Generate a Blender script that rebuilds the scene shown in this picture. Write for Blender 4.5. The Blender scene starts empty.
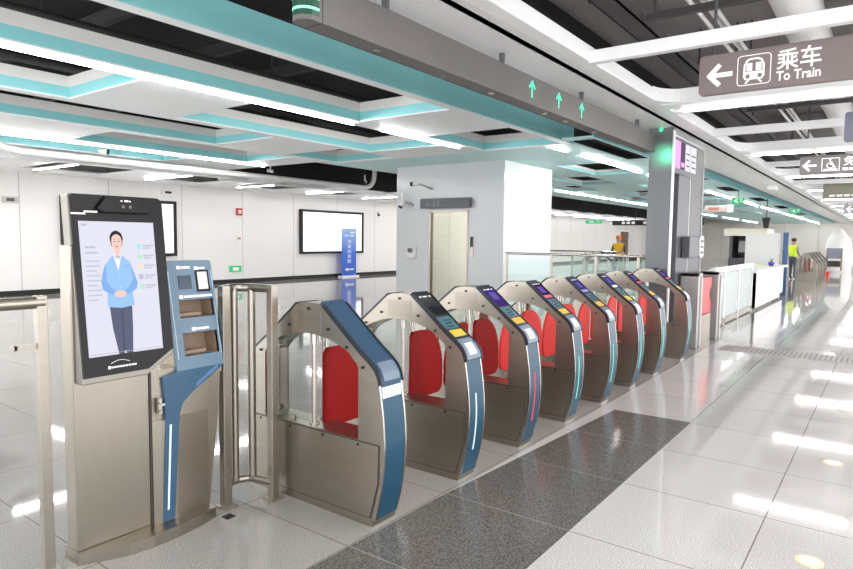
import bpy, bmesh, math, random
from mathutils import Vector, Matrix
random.seed(7)
scn = bpy.context.scene
COL = scn.collection
R = math.radians

# ------------------------------------------------------------------ helpers
def s2l(c):
    return tuple(((v / 255) / 12.92 if v / 255 <= 0.04045 else ((v / 255 + 0.055) / 1.055) ** 2.4) for v in c)

MATS = {}
def mat(name, rgb, rough=0.5, metal=0.0, spec=0.5, noise=0.0, nscale=8.0, stretch=None, bump=0.0, emit=None, estr=0.0,
        coat=0.0, trans=0.0, alpha=1.0):
    m = bpy.data.materials.new(name); m.use_nodes = True
    nt = m.node_tree; b = nt.nodes['Principled BSDF']
    c = s2l(rgb) + (1,)
    b.inputs['Base Color'].default_value = c
    b.inputs['Roughness'].default_value = rough
    b.inputs['Metallic'].default_value = metal
    b.inputs['Specular IOR Level'].default_value = spec
    b.inputs['Coat Weight'].default_value = coat
    b.inputs['Coat Roughness'].default_value = 0.06
    b.inputs['Transmission Weight'].default_value = trans
    b.inputs['Alpha'].default_value = alpha
    if emit is not None:
        b.inputs['Emission Color'].default_value = s2l(emit) + (1,)
        b.inputs['Emission Strength'].default_value = estr
    if noise or bump:
        tc = nt.nodes.new('ShaderNodeTexCoord'); mp = nt.nodes.new('ShaderNodeMapping')
        nt.links.new(tc.outputs['Object'], mp.inputs['Vector'])
        if stretch: mp.inputs['Scale'].default_value = stretch
        n = nt.nodes.new('ShaderNodeTexNoise'); n.inputs['Scale'].default_value = nscale; n.inputs['Detail'].default_value = 4
        nt.links.new(mp.outputs['Vector'], n.inputs['Vector'])
        if noise:
            mx = nt.nodes.new('ShaderNodeMix'); mx.data_type = 'RGBA'
            mx.inputs['A'].default_value = tuple(v * (1 - noise) for v in c[:3]) + (1,)
            mx.inputs['B'].default_value = tuple(min(1, v * (1 + noise)) for v in c[:3]) + (1,)
            nt.links.new(n.outputs['Fac'], mx.inputs['Factor'])
            nt.links.new(mx.outputs['Result'], b.inputs['Base Color'])
        if bump:
            bp = nt.nodes.new('ShaderNodeBump'); bp.inputs['Strength'].default_value = bump; bp.inputs['Distance'].default_value = 0.01
            nt.links.new(n.outputs['Fac'], bp.inputs['Height']); nt.links.new(bp.outputs['Normal'], b.inputs['Normal'])
    MATS[name] = m
    return m

def glow(name, rgb, strength):
    m = bpy.data.materials.new(name); m.use_nodes = True
    nt = m.node_tree; nt.nodes.remove(nt.nodes['Principled BSDF'])
    e = nt.nodes.new('ShaderNodeEmission'); e.inputs['Color'].default_value = s2l(rgb) + (1,); e.inputs['Strength'].default_value = strength
    nt.links.new(e.outputs[0], nt.nodes['Material Output'].inputs[0])
    MATS[name] = m
    return m

class MB:
    """collects shapes into one mesh"""
    def __init__(s): s.v = []; s.f = []; s.mi = []; s.sm = []
    def add(s, vs, fs, mi=0, smooth=False):
        b = len(s.v); s.v += [tuple(p) for p in vs]
        for f in fs: s.f.append([b + i for i in f]); s.mi.append(mi); s.sm.append(smooth)
        return s
    def box(s, x0, x1, y0, y1, z0, z1, mi=0, fn=None):
        vs = [(x, y, z) for z in (z0, z1) for y in (y0, y1) for x in (x0, x1)]
        if fn: vs = [fn(*p) for p in vs]
        return s.add(vs, [(0, 2, 3, 1), (4, 5, 7, 6), (0, 1, 5, 4), (2, 6, 7, 3), (0, 4, 6, 2), (1, 3, 7, 5)], mi)
    def prism(s, poly, a0, a1, axis='x', mi=0, smooth=False):
        n = len(poly)
        def P(p, a):
            return (a, p[0], p[1]) if axis == 'x' else ((p[0], a, p[1]) if axis == 'y' else (p[0], p[1], a))
        vs = [P(p, a0) for p in poly] + [P(p, a1) for p in poly]
        s.add(vs, [list(range(n - 1, -1, -1)), list(range(n, 2 * n))], mi)
        s.add(vs, [(i, (i + 1) % n, n + (i + 1) % n, n + i) for i in range(n)], mi, smooth)
        return s
    def tube(s, pts, r, n=10, mi=0, caps=True, smooth=True):
        pts = [Vector(p) for p in pts]; rings = []
        prev = None
        for i, p in enumerate(pts):
            t = (pts[min(i + 1, len(pts) - 1)] - pts[max(i - 1, 0)]).normalized()
            if prev is None:
                up = Vector((0, 0, 1)) if abs(t.z) < 0.9 else Vector((1, 0, 0))
                a = t.cross(up).normalized()
            else:
                a = (prev - t * prev.dot(t)).normalized()
            prev = a; b = t.cross(a)
            rr = r[i] if isinstance(r, (list, tuple)) else r
            rings.append([p + (a * math.cos(2 * math.pi * k / n) + b * math.sin(2 * math.pi * k / n)) * rr for k in range(n)])
        vs = [v for q in rings for v in q]; fs = []
        for i in range(len(pts) - 1):
            for k in range(n):
                fs.append((i * n + k, i * n + (k + 1) % n, (i + 1) * n + (k + 1) % n, (i + 1) * n + k))
        s.add(vs, fs, mi, smooth)
        if caps:
            m = len(pts) - 1
            s.add(rings[0], [list(range(n - 1, -1, -1))], mi); s.add(rings[m], [list(range(n))], mi)
        return s
    def cyl(s, p0, p1, r, n=16, mi=0, r2=None):
        return s.tube([p0, p1], [r, r if r2 is None else r2], n, mi)
    def ball(s, c, r, mi=0, n=10, m=6):
        rx, ry, rz = r if isinstance(r, (tuple, list)) else (r, r, r)
        vs = [(c[0], c[1], c[2] - rz)]
        for i in range(1, m):
            a = math.pi * i / m - math.pi / 2
            for k in range(n):
                t = 2 * math.pi * k / n
                vs.append((c[0] + rx * math.cos(a) * math.cos(t), c[1] + ry * math.cos(a) * math.sin(t), c[2] + rz * math.sin(a)))
        vs.append((c[0], c[1], c[2] + rz)); L = len(vs) - 1
        fs = [(0, 1 + (k + 1) % n, 1 + k) for k in range(n)]
        for i in range(m - 2):
            for k in range(n):
                a = 1 + i * n + k; b = 1 + i * n + (k + 1) % n
                fs.append((a, b, b + n, a + n))
        fs += [(L, 1 + (m - 2) * n + k, 1 + (m - 2) * n + (k + 1) % n) for k in range(n)]
        return s.add(vs, fs, mi, True)
    def text(s, body, size, fn, mi=0, bold=0.0, width=None, depth=0.003):
        """lettering; fn maps (u, v, d) to a point"""
        vs, fs = text_shape(body, bold)
        if not vs: return s
        u0 = min(v[0] for v in vs); u1 = max(v[0] for v in vs)
        k = size if width is None else width / (u1 - u0)
        s.add([fn((v[0] - u0) * k, v[1] * size, v[2] * depth) for v in vs], fs, mi)
        return s
    def mesh(s, name, mats):
        me = bpy.data.meshes.new(name)
        me.from_pydata(s.v, [], s.f)
        for m in (mats if isinstance(mats, (list, tuple)) else [mats]): me.materials.append(m)
        me.polygons.foreach_set('material_index', s.mi); me.polygons.foreach_set('use_smooth', s.sm)
        bm = bmesh.new(); bm.from_mesh(me)
        bmesh.ops.recalc_face_normals(bm, faces=bm.faces); bm.to_mesh(me); bm.free()
        me.update()
        return me
    def build(s, name, mats, parent=None, loc=None, bevel=0.0):
        return link(name, s.mesh(name, mats), parent, loc, bevel)

_TXT = {}
def text_shape(body, bold):
    if (body, bold) in _TXT: return _TXT[(body, bold)]
    c = bpy.data.curves.new('t', 'FONT'); c.body = body; c.size = 1; c.offset = bold; c.extrude = 0.5; c.resolution_u = 3
    o = bpy.data.objects.new('t', c); COL.objects.link(o)
    dg = bpy.context.evaluated_depsgraph_get(); dg.update()
    me = bpy.data.meshes.new_from_object(o.evaluated_get(dg))
    out = ([tuple(v.co) for v in me.vertices], [tuple(p.vertices) for p in me.polygons])
    bpy.data.objects.remove(o); bpy.data.curves.remove(c); bpy.data.meshes.remove(me)
    _TXT[(body, bold)] = out
    return out

def link(name, me, parent=None, loc=None, bevel=0.0):
    o = bpy.data.objects.new(name, me); COL.objects.link(o)
    if parent is not None:
        o.parent = parent
        # shapes are given in the thing's own frame when loc is None
    if loc: o.location = loc
    if bevel:
        b = o.modifiers.new('b', 'BEVEL'); b.width = bevel; b.segments = 2; b.limit_method = 'ANGLE'; b.angle_limit = R(40)
    return o

def tag(o, label=None, cat=None, group=None, kind=None):
    if label: o['label'] = label
    if cat: o['category'] = cat
    if group: o['group'] = group
    if kind: o['kind'] = kind
    return o

def thing(name, label, cat, loc=(0, 0, 0), group=None, rz=0.0):
    o = bpy.data.objects.new(name, None); COL.objects.link(o); o.location = loc; o.rotation_euler = (0, 0, rz)
    o.empty_display_size = 0.1
    return tag(o, label, cat, group)

def struct(name, mb, mats, bevel=0.0):
    return tag(mb.build(name, mats, bevel=bevel), kind='structure')

def off(o):
    """lets parts of a thing at loc L be given in world coordinates"""
    L = Vector(o.location)
    return lambda x, y, z: (x - L.x, y - L.y, z - L.z)

class WB(MB):
    """MB whose shapes are in world coordinates but stored relative to a thing's base"""
    def __init__(s, root): super().__init__(); s.L = Vector(root.location)
    def add(s, vs, fs, mi=0, smooth=False):
        return super().add([tuple(Vector(v) - s.L) for v in vs], fs, mi, smooth)

# ------------------------------------------------------------------ materials
steel = mat('brushed_steel', (164, 157, 147), 0.34, 1.0, noise=0.10, nscale=3.0, stretch=(1, 1, 9))
steel_h = mat('brushed_steel_panel', (158, 150, 139), 0.38, 1.0, noise=0.12, nscale=2.2, stretch=(1, 1, 6))
steel_b = mat('polished_steel', (182, 178, 171), 0.25, 1.0, noise=0.05)
steel_d = mat('dull_steel', (150, 140, 126), 0.4, 1.0, noise=0.08)
kioskst = mat('kiosk_steel', (160, 153, 142), 0.33, 1.0, noise=0.10, nscale=2.5, stretch=(3, 3, 0.6))
seam = mat('dark_seam', (70, 62, 55), 0.6, noise=0.05)
bolt = mat('bolt_black', (25, 24, 24), 0.45, noise=0.05)
blue_front = mat('blue_front', (28, 74, 98), 0.38, 0.0, spec=0.35, coat=0.08, noise=0.08, nscale=4)
blue_hood = mat('blue_hood', (48, 76, 102), 0.5, spec=0.35, noise=0.06, nscale=10)
dark_hood = mat('dark_hood', (32, 38, 46), 0.4, noise=0.06)
film = mat('clear_film', (190, 205, 214), 0.3, coat=0.6, noise=0.15, nscale=40, bump=0.6)
pad_blue = mat('pad_blue', (112, 128, 144), 0.35, noise=0.05)
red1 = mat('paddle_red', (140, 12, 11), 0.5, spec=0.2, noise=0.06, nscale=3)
red2 = mat('paddle_red_hazed', (206, 52, 50), 0.45, spec=0.25, noise=0.05, nscale=3, emit=(222, 66, 62), estr=0.12)  # red paddles paled by haze and reflections, put into colour and glow
blackm = mat('gloss_black', (18, 16, 18), 0.3, spec=0.25, noise=0.05)
blackmat = mat('matt_black', (26, 25, 25), 0.6, noise=0.1)
screen_off = mat('blank_screen', (16, 16, 20), 0.12, coat=0.5, noise=0.03)
teal_pad = mat('teal_pad', (72, 108, 118), 0.3, noise=0.12, nscale=30)
yellow = mat('yellow_sticker', (226, 186, 70), 0.5, noise=0.06)
white_p = mat('white_plastic', (232, 232, 230), 0.4, noise=0.03)
white_c = mat('white_ceiling_metal', (248, 249, 249), 0.32, noise=0.02, nscale=2)
soff = mat('soffit_white', (242, 248, 248), 0.42, noise=0.02, nscale=2)
teal = mat('teal_ceiling', (150, 224, 228), 0.35, noise=0.03, nscale=2)
greyw = mat('ceiling_fascia_white', (240, 238, 235), 0.5, noise=0.02, nscale=3)
plen = mat('plenum_black', (24, 23, 23), 0.8, noise=0.2, nscale=3)
plen_g = mat('plenum_grey', (150, 143, 143), 0.8, noise=0.15, nscale=2)
plen_m = mat('plenum_mid', (70, 66, 66), 0.7, noise=0.1)
duct_w = mat('duct_white', (240, 239, 238), 0.5, noise=0.06)
beam_g = mat('gantry_grey', (104, 99, 98), 0.5, 0.1, noise=0.05, nscale=2)
col_g = mat('column_grey', (110, 112, 116), 0.42, 0.35, noise=0.04, nscale=3, stretch=(6, 6, 1))
dark_g = mat('dark_grey_paint', (84, 84, 90), 0.45, noise=0.04)
sign_g = mat('sign_taupe', (122, 110, 108), 0.4, noise=0.04, nscale=2)
sign_b = mat('sign_blue_grey', (92, 94, 112), 0.4, noise=0.04)
sign_d = mat('sign_dark', (78, 80, 86), 0.4, noise=0.04)
letter = mat('sign_lettering', (236, 232, 230), 0.4, noise=0.01, emit=(236, 232, 230), estr=0.25)
kblue = mat('kiosk_blue', (98, 124, 143), 0.4, coat=0.1, noise=0.06, nscale=3)
kblue_d = mat('kiosk_blue_deep', (52, 88, 116), 0.38, coat=0.1, noise=0.05)
kbrown = mat('slot_inside', (150, 128, 108), 0.6, 0.0, noise=0.12)
floor_strip = None
tube_e = glow('tube_glow', (255, 253, 252), 30.0)
led_e = glow('led_glow', (255, 253, 252), 66.0)
box_e = glow('lightbox_glow', (252, 253, 255), 1.3)
green_e = glow('green_glow', (92, 240, 190), 1.3)
ring_e = glow('ring_glow', (150, 255, 215), 1.5)
strip_w = glow('strip_white', (225, 238, 245), 1.0)
strip_r = glow('strip_red', (250, 70, 80), 1.1)
strip_g = glow('strip_green', (130, 235, 205), 1.1)
pink_e = glow('pink_screen', (240, 175, 230), 1.0)
white_e = glow('white_screen', (228, 226, 240), 0.95)
glass = None

def make_glass(name, tint, rough=0.02):
    m = bpy.data.materials.new(name); m.use_nodes = True
    nt = m.node_tree; nt.nodes.remove(nt.nodes['Principled BSDF'])
    t = nt.nodes.new('ShaderNodeBsdfTransparent'); t.inputs['Color'].default_value = s2l(tint) + (1,)
    g = nt.nodes.new('ShaderNodeBsdfGlossy'); g.inputs['Roughness'].default_value = rough
    lw = nt.nodes.new('ShaderNodeLayerWeight'); lw.inputs['Blend'].default_value = .5
    pw = nt.nodes.new('ShaderNodeMath'); pw.operation = 'POWER'; nt.links.new(lw.outputs['Facing'], pw.inputs[0]); pw.inputs[1].default_value = 4
    fr = nt.nodes.new('ShaderNodeMapRange'); nt.links.new(pw.outputs[0], fr.inputs[0]); fr.inputs[3].default_value = .04; fr.inputs[4].default_value = .6
    mx = nt.nodes.new('ShaderNodeMixShader')
    nt.links.new(fr.outputs[0], mx.inputs[0]); nt.links.new(t.outputs[0], mx.inputs[1]); nt.links.new(g.outputs[0], mx.inputs[2])
    nt.links.new(mx.outputs[0], nt.nodes['Material Output'].inputs[0])
    return m
glass = make_glass('clear_glass', (246, 251, 249))
glass_t = make_glass('teal_glass', (243, 250, 248))
glass_w = make_glass('pale_glass', (240, 246, 245))
_n = glass_w.node_tree; _o = _n.nodes['Material Output']; _src = _o.inputs[0].links[0].from_socket
_d = _n.nodes.new('ShaderNodeBsdfDiffuse'); _d.inputs[0].default_value = s2l((232, 238, 238)) + (1,)
_x = _n.nodes.new('ShaderNodeMixShader'); _x.inputs[0].default_value = .42
_n.links.new(_src, _x.inputs[1]); _n.links.new(_d.outputs[0], _x.inputs[2]); _n.links.new(_x.outputs[0], _o.inputs[0])

def floor_mat(name, base, lo, hi, x0, dx, y0, dy, joint, rough, speck=190.0):
    m = bpy.data.materials.new(name); m.use_nodes = True
    nt = m.node_tree; b = nt.nodes['Principled BSDF']; L = nt.links
    g = nt.nodes.new('ShaderNodeNewGeometry'); sp = nt.nodes.new('ShaderNodeSeparateXYZ'); L.new(g.outputs['Position'], sp.inputs[0])
    def M(op, a, bb=None):
        n = nt.nodes.new('ShaderNodeMath'); n.operation = op
        for i, q in enumerate((a, bb)):
            if q is None: continue
            if isinstance(q, (int, float)): n.inputs[i].default_value = q
            else: L.new(q, n.inputs[i])
        return n.outputs[0]
    def line(c, o, d, w):
        t = M('FRACT', M('DIVIDE', M('SUBTRACT', c, o - d / 2), d))
        return M('LESS_THAN', M('ABSOLUTE', M('SUBTRACT', t, 0.5)), w / d / 2)
    ln = M('MAXIMUM', line(sp.outputs['X'], x0, dx, 0.007), line(sp.outputs['Y'], y0, dy, 0.007))
    n1 = nt.nodes.new('ShaderNodeTexNoise'); n1.inputs['Scale'].default_value = speck; n1.inputs['Detail'].default_value = 2
    L.new(g.outputs['Position'], n1.inputs['Vector'])
    cr = nt.nodes.new('ShaderNodeValToRGB'); L.new(n1.outputs['Fac'], cr.inputs[0])
    e = cr.color_ramp.elements; e[0].position = 0.36; e[0].color = s2l(lo) + (1,); e[1].position = 0.62; e[1].color = s2l(hi) + (1,)
    mid = e.new(0.5); mid.color = s2l(base) + (1,)
    # each slab a touch different
    cx = M('FLOOR', M('DIVIDE', M('SUBTRACT', sp.outputs['X'], x0), dx)); cy_ = M('FLOOR', M('DIVIDE', M('SUBTRACT', sp.outputs['Y'], y0), dy))
    cb = nt.nodes.new('ShaderNodeCombineXYZ'); L.new(cx, cb.inputs[0]); L.new(cy_, cb.inputs[1])
    wn = nt.nodes.new('ShaderNodeTexWhiteNoise'); L.new(cb.outputs[0], wn.inputs[0])
    hv = nt.nodes.new('ShaderNodeHueSaturation'); L.new(cr.outputs[0], hv.inputs['Color'])
    L.new(M('ADD', M('MULTIPLY', wn.outputs['Value'], 0.07), 0.96), hv.inputs['Value'])
    mx = nt.nodes.new('ShaderNodeMix'); mx.data_type = 'RGBA'; L.new(ln, mx.inputs['Factor']); L.new(hv.outputs[0], mx.inputs['A'])
    mx.inputs['B'].default_value = s2l(joint) + (1,)
    L.new(mx.outputs['Result'], b.inputs['Base Color'])
    n2 = nt.nodes.new('ShaderNodeTexNoise'); n2.inputs['Scale'].default_value = 1.2; L.new(g.outputs['Position'], n2.inputs['Vector'])
    mr = nt.nodes.new('ShaderNodeMapRange'); L.new(n2.outputs['Fac'], mr.inputs[0]); mr.inputs[3].default_value = rough * 0.6; mr.inputs[4].default_value = rough * 1.4
    L.new(mr.outputs[0], b.inputs['Roughness'])
    b.inputs['Specular IOR Level'].default_value = 0.5
    return m
floor_m = floor_mat('white_granite', (206, 202, 199), (158, 153, 149), (236, 233, 231), 2.235, 0.842, 0.493, 0.815, (132, 124, 118), 0.05)
hall_m = floor_mat('white_granite_shaded', (162, 158, 154), (122, 118, 114), (192, 189, 185), 2.235, 0.842, 0.493, 0.815, (120, 112, 106), 0.05, speck=190.0)  # same granite, with the hall side's dimmer light put into its colour
band_m = floor_mat('dark_granite', (100, 98, 94), (68, 66, 64), (134, 131, 127), 2.235, 0.842, -20.0, 60.0, (150, 146, 140), 0.16)

def wall_mat(name, rgb, x0, dx, axis, rough=0.25):
    m = bpy.data.materials.new(name); m.use_nodes = True
    nt = m.node_tree; b = nt.nodes['Principled BSDF']; L = nt.links
    g = nt.nodes.new('ShaderNodeNewGeometry'); sp = nt.nodes.new('ShaderNodeSeparateXYZ'); L.new(g.outputs['Position'], sp.inputs[0])
    def M(op, a, bb):
        n = nt.nodes.new('ShaderNodeMath'); n.operation = op
        for i, q in enumerate((a, bb)):
            if isinstance(q, (int, float)): n.inputs[i].default_value = q
            else: L.new(q, n.inputs[i])
        return n.outputs[0]
    fr = nt.nodes.new('ShaderNodeMath'); fr.operation = 'FRACT'; L.new(M('DIVIDE', M('SUBTRACT', sp.outputs[axis], x0 - dx / 2), dx), fr.inputs[0])
    ab = nt.nodes.new('ShaderNodeMath'); ab.operation = 'ABSOLUTE'; L.new(M('SUBTRACT', fr.outputs[0], 0.5), ab.inputs[0])
    ln = M('LESS_THAN', ab.outputs[0], 0.012 / dx)
    mx = nt.nodes.new('ShaderNodeMix'); mx.data_type = 'RGBA'; L.new(ln, mx.inputs['Factor'])
    mx.inputs['A'].default_value = s2l(rgb) + (1,); mx.inputs['B'].default_value = s2l(tuple(int(v * 0.82) for v in rgb)) + (1,)
    L.new(mx.outputs['Result'], b.inputs['Base Color']); b.inputs['Roughness'].default_value = rough
    return m
wall_w = wall_mat('white_wall_panels', (236, 233, 230), 6.61, 2.23, 'X')
wall_e = wall_mat('lift_shaft_panels', (236, 239, 241), 11.56, 2.4, 'X', 0.18)
wall_far = wall_mat('far_wall', (236, 230, 222), 0, 2.5, 'Y', 0.5)

# ------------------------------------------------------------------ the setting
struct('floor', MB().box(-3.2, 62, -7, 2.1, -0.2, 0), floor_m)
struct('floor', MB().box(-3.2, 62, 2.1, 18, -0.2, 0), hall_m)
band = MB().prism([(0.4, 1.305), (5.615, 1.305), (5.6, 1.965), (2.96, 2.105), (0.4, 2.125)], 0.0, 0.003, 'z')
struct('trim_1', band, band_m)
struct('wall_left', MB().box(-3.2, 62, 17.5, 17.8, 0, 4.4), wall_w)
struct('baseboard_left', MB().box(-3.2, 62, 17.46, 17.5, 0, 0.13), blackmat)
struct('wall_far', MB().box(62, 62.3, -7, 17.8, 0, 4.4), wall_far)
# lift shaft
sh = MB()
sh.box(11.56, 11.60, 6.55, 7.42, 0, 3.6); sh.box(11.56, 11.60, 8.47, 9.43, 0, 3.6); sh.box(11.56, 11.60, 7.42, 8.47, 2.17, 3.6)
sh.box(11.60, 13.83, 6.55, 6.60, 0, 3.6); sh.box(11.60, 13.83, 9.38, 9.43, 0, 3.6); sh.box(13.78, 13.83, 6.60, 9.38, 0, 3.6)
struct('wall_lift_shaft', sh, wall_e)

# ---- ceiling over the gates' far side: a white soffit with openings, each with a two-tone upstand
ZC = 3.2
def soffit(mb, x0, x1, y0, y1, holes, h=.27):
    holes = sorted(holes); x = x0
    for a, b in holes:
        if a > x: mb.box(x, a, y0, y1, ZC, ZC + 0.02, 0)
        x = max(x, b)
    if x < x1: mb.box(x, x1, y0, y1, ZC, ZC + 0.02, 0)
    for a, b in holes:
        w = 0.03
        for (p, q, r_, s_) in ((a, b, y1, y1 + w), (a, b, y0 - w, y0), (b, b + w, y0 - w, y1 + w), (a - w, a, y0 - w, y1 + w)):
            if h <= 0: continue
            mb.box(p, q, r_, s_, ZC + 0.02 if (r_ == y1 or s_ == y0) else ZC + 0.021, ZC + h * .52, 1); mb.box(p, q, r_, s_, ZC + h * .52, ZC + h, 2)
cl = MB()
N0, N1 = -3.2, 10.25
soffit(cl, N0, N1, 4.5, 4.64, [])
cl.box(N0, 10.25, 4.47, 4.5, ZC, ZC + 0.27, 1)
soffit(cl, N0, N1, 4.64, 6.2, [(-2.5, -1.0), (0.6, 6.75), (8.3, 10.2)])
soffit(cl, N0, N1, 6.2, 6.45, [])
soffit(cl, N0, N1, 6.45, 8.18, [(-2.5, 0.2), (1.2, 3.68), (5.1, 9.2)])
soffit(cl, N0, N1, 8.18, 8.36, [])
soffit(cl, N0, N1, 8.36, 9.95, [(-2.5, 7.0), (8.6, 10.1)])
soffit(cl, N0, N1, 9.95, 10.15, [])
soffit(cl, N0, 9.8, 10.15, 11.65, [(-2.5, 3.6), (5.2, 9.0)])
soffit(cl, N0, 9.8, 11.65, 11.95, [])
soffit(cl, N0, 9.8, 11.95, 13.2, [(-2, 2.2), (4.2, 7.9)])
soffit(cl, N0, 9.8, 13.2, 13.5, [])
struct('ceiling', cl, [soff, teal, greyw])
cl = MB()
F0, F1 = 10.25, 62.0
soffit(cl, 9.7, F1, 3.92, 3.98, [])
soffit(cl, 9.7, F1, 3.98, 4.44, [(9.95, 12.9), (16.0, 18.2), (20.5, 22.5), (26.0, 28.5), (32, 35), (40, 43)], 0)
soffit(cl, F0, F1, 4.44, 5.05, [])
soffit(cl, F0, F1, 5.05, 6.1, [(13.1, 15.4), (18.6, 20.8), (23.5, 26), (30, 32.5), (38, 41)], .13)
soffit(cl, F0, F1, 6.1, 6.4, [])
soffit(cl, F0, F1, 6.4, 7.5, [(15.6, 17.9), (21, 23.2), (27, 29.5), (36, 39)], .13)
soffit(cl, F0, F1, 7.5, 7.8, [])
soffit(cl, F0, F1, 7.8, 8.8, [(18.1, 20.2), (24, 26.5), (33, 36)], .13)
soffit(cl, F0, F1, 8.8, 10.3, [])
cl.box(9.7, 62, 3.89, 3.92, ZC, ZC + 0.2, 1)
cl.box(9.8, 62, 10.3, 10.33, ZC, ZC + 0.27, 2)
struct('ceiling', cl, [mat('soffit_teal_reflection', (202, 238, 238), 0.42, noise=0.02, nscale=2), teal, greyw])  # white soffit, the fascias' teal reflection put into its colour
# lower white ceiling along the back wall
lc = MB()
lc.box(-3.2, 9.9, 13.36, 13.52, 2.98, 3.11, 0)
lc.box(9.9, 60, 13.9, 14.0, 2.98, 3.11, 0)
lc.box(-3.2, 60, 16.3, 17.5, 3.08, 3.12, 0)
x = -3.2
k = 0
while x < 58:
    lc.box(x, x + (0.9 if k % 2 else 1.3), 13.5, 16.3, 3.05, 3.09, 0); x += 2.8; k += 1
struct('trim_2', lc, white_c)
struct('trim_7', MB().box(-3.2, 9.8, 13.55, 13.6, 3.12, 4.32).box(9.8, 62, 14.02, 14.07, 3.09, 4.32).box(9.75, 9.8, 10.4, 14.05, 3.25, 4.32), plen)
# plenum roof: black on the hall side, grey over the passage
struct('ceiling', MB().box(-3.2, 62, 3.5, 17.5, 4.3, 4.6), plen)
struct('ceiling', MB().box(-3.2, 62, -7, 3.5, 4.45, 4.6), plen_g)
PK = 0.945
class PB(MB):
    def add(s, vs, fs, mi=0, smooth=False):
        return super().add([(p[0] * PK, p[1] * PK, 1.55 + PK * (p[2] - 1.55)) for p in vs], fs, mi, smooth)
# white bulkhead over the gate line and its stepped edge trim
struct('trim_3', PB().box(-3.3, 64, 2.57, 3.46, 3.2, 3.3).box(-3.3, 64, 3.42, 3.46, 3.2, 3.5).box(-3.3, 64, 2.57, 2.61, 3.2, 3.5), white_c)
struct('trim_4', PB().box(-3.3, 64, 2.40, 2.55, 3.2, 3.34).box(-3.3, 64, 2.27, 2.41, 3.16, 3.30), white_c, 0.01)
# transverse white frames and single beams over the passage
for i in range(12):
    xf = 3.2 + 4.8 * i
    f = PB()
    f.box(xf - 0.3, xf + 0.02, -7.3, 2.28, 3.15, 3.32); f.box(xf + 0.2, xf + 0.34, -7.3, 2.28, 3.15, 3.30)
    # rounded inner corner towards the edge trim
    arc = [(xf - 0.3 - 0.35, 2.27)] + [(xf - 0.3 - 0.35 + 0.35 * math.sin(t), 2.27 - 0.35 + 0.35 * math.cos(t)) for t in [j * math.pi / 16 for j in range(1, 9)]] + [(xf - 0.3, 2.27)]
    f.prism(arc, 3.16, 3.31, 'z')
    struct('trim_5', f, white_c, 0.006)
    struct('trim_6', PB().box(xf + 2.33, xf + 2.42, -7.3, 2.30, 3.15, 3.26), white_c, 0.006)

# ---- services in the plenum
for nm, lab, y0, z0, r0, m_ in (('air_duct', 'large round white air duct above the ceiling frames, over the train sign', 0.85, 3.85, 0.2, duct_w),
                               ('air_duct', 'round white air duct above the ceiling frames, beside the larger white duct', 0.15, 3.85, 0.2, duct_w)):
    d = thing(nm, lab, 'duct', (5, y0, z0))
    WB(d).tube([(1.5, y0, z0), (60, y0, z0)], r0, 18).build('pipe', m_, d)
    w = WB(d)
    for xx in range(3, 58, 3): w.tube([(xx - 0.03, y0, z0), (xx + 0.03, y0, z0)], r0 + 0.012, 18)
    tag(w.build('joint_ring', duct_w, d), kind='stuff')
for lab, y0, z0 in (('dark grey cable tray running beside the white edge trim of the passage ceiling', 2.05, 3.55), ('narrow dark cable tray over the middle of the passage', -0.9, 3.7)):
    t = thing('cable_tray', lab, 'cable tray', (5, y0, z0))
    WB(t).box(0, 60, y0 - 0.1, y0 + 0.1, z0, z0 + 0.015).box(0, 60, y0 - 0.1, y0 - 0.085, z0, z0 + 0.09).box(0, 60, y0 + 0.085, y0 + 0.1, z0, z0 + 0.09).build('tray', plen_m, t)
    WB(t).tube([(0, y0, z0 + .04), (60, y0 + .01, z0 + .04)], 0.025, 8).tube([(0, y0 + .05, z0 + .04), (60, y0 + .05, z0 + .04)], 0.02, 8).build('cable', blackmat, t)
    for xx in (3, 5.2, 8.9, 12.9, 18.4, 24.5, 32, 40): WB(t).cyl((xx, y0 + .11, z0), (xx, y0 + .11, 4.46), .012, 6).build('hanger', plen_m, t)
for x0, wd, h0 in ((6.9, 1.2, 4.08), (11.5, 0.9, 4.08), (16.5, 1.2, 4.08), (22, 1.2, 4.08)):
    o = MB().box(x0, x0 + wd, -8.5, 2.15, h0, 4.44).build('air_duct', plen_g, bevel=0.02)
    tag(o, {6.9: 'wide grey boxed duct across the passage plenum, over the train sign', 11.5: 'grey boxed duct across the plenum beyond the train sign', 16.5: 'grey boxed duct across the plenum, just past the wheelchair sign', 22: 'grey boxed duct across the plenum, far past the wheelchair sign'}[x0], 'duct')
for j, (y0, z0, r0) in enumerate(((5.3, 3.75, 0.05), (5.75, 3.9, 0.035), (7.2, 3.8, 0.06), (9.1, 3.8, 0.06), (11.0, 3.8, 0.05))):
    o = thing('service_pipe', '', 'pipe', (2, y0, z0)); WB(o).tube([(-3, y0, z0), (30, y0, z0)], r0, 10).build('pipe', plen_m, o)
    for xx in (-2.9, 0, 3, 6, 9, 14, 20, 26): WB(o).cyl((xx, y0, z0), (xx, y0, 4.31), .012, 6).build('hanger', plen_m, o)
    tag(o, 'dark service pipe ' + ('in the first ceiling opening past the long teal beam', 'thinner, high beside the lower pipe of the first ceiling opening', 'in the second row of ceiling openings', 'in the third row of ceiling openings', 'over the row of openings next to the back wall')[j], 'pipe')
for j, xx in enumerate((1.2, 2.4, 3.7, 5.2, 6.4)):
    o = MB().box(xx, xx + 0.08, 4.0, 13, 3.95, 4.1).build('support_channel', plen_m)
    tag(o, 'dark steel channel crossing above the teal ceiling openings', 'channel', 'channels above the teal ceiling')
o = MB().tube([(3.35, 5.1, 3.5), (3.35, 5.1, 4.28)], 0.03, 10).build('fire_pipe', mat('fire_red', (190, 40, 30), 0.5, noise=0.05))
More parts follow.
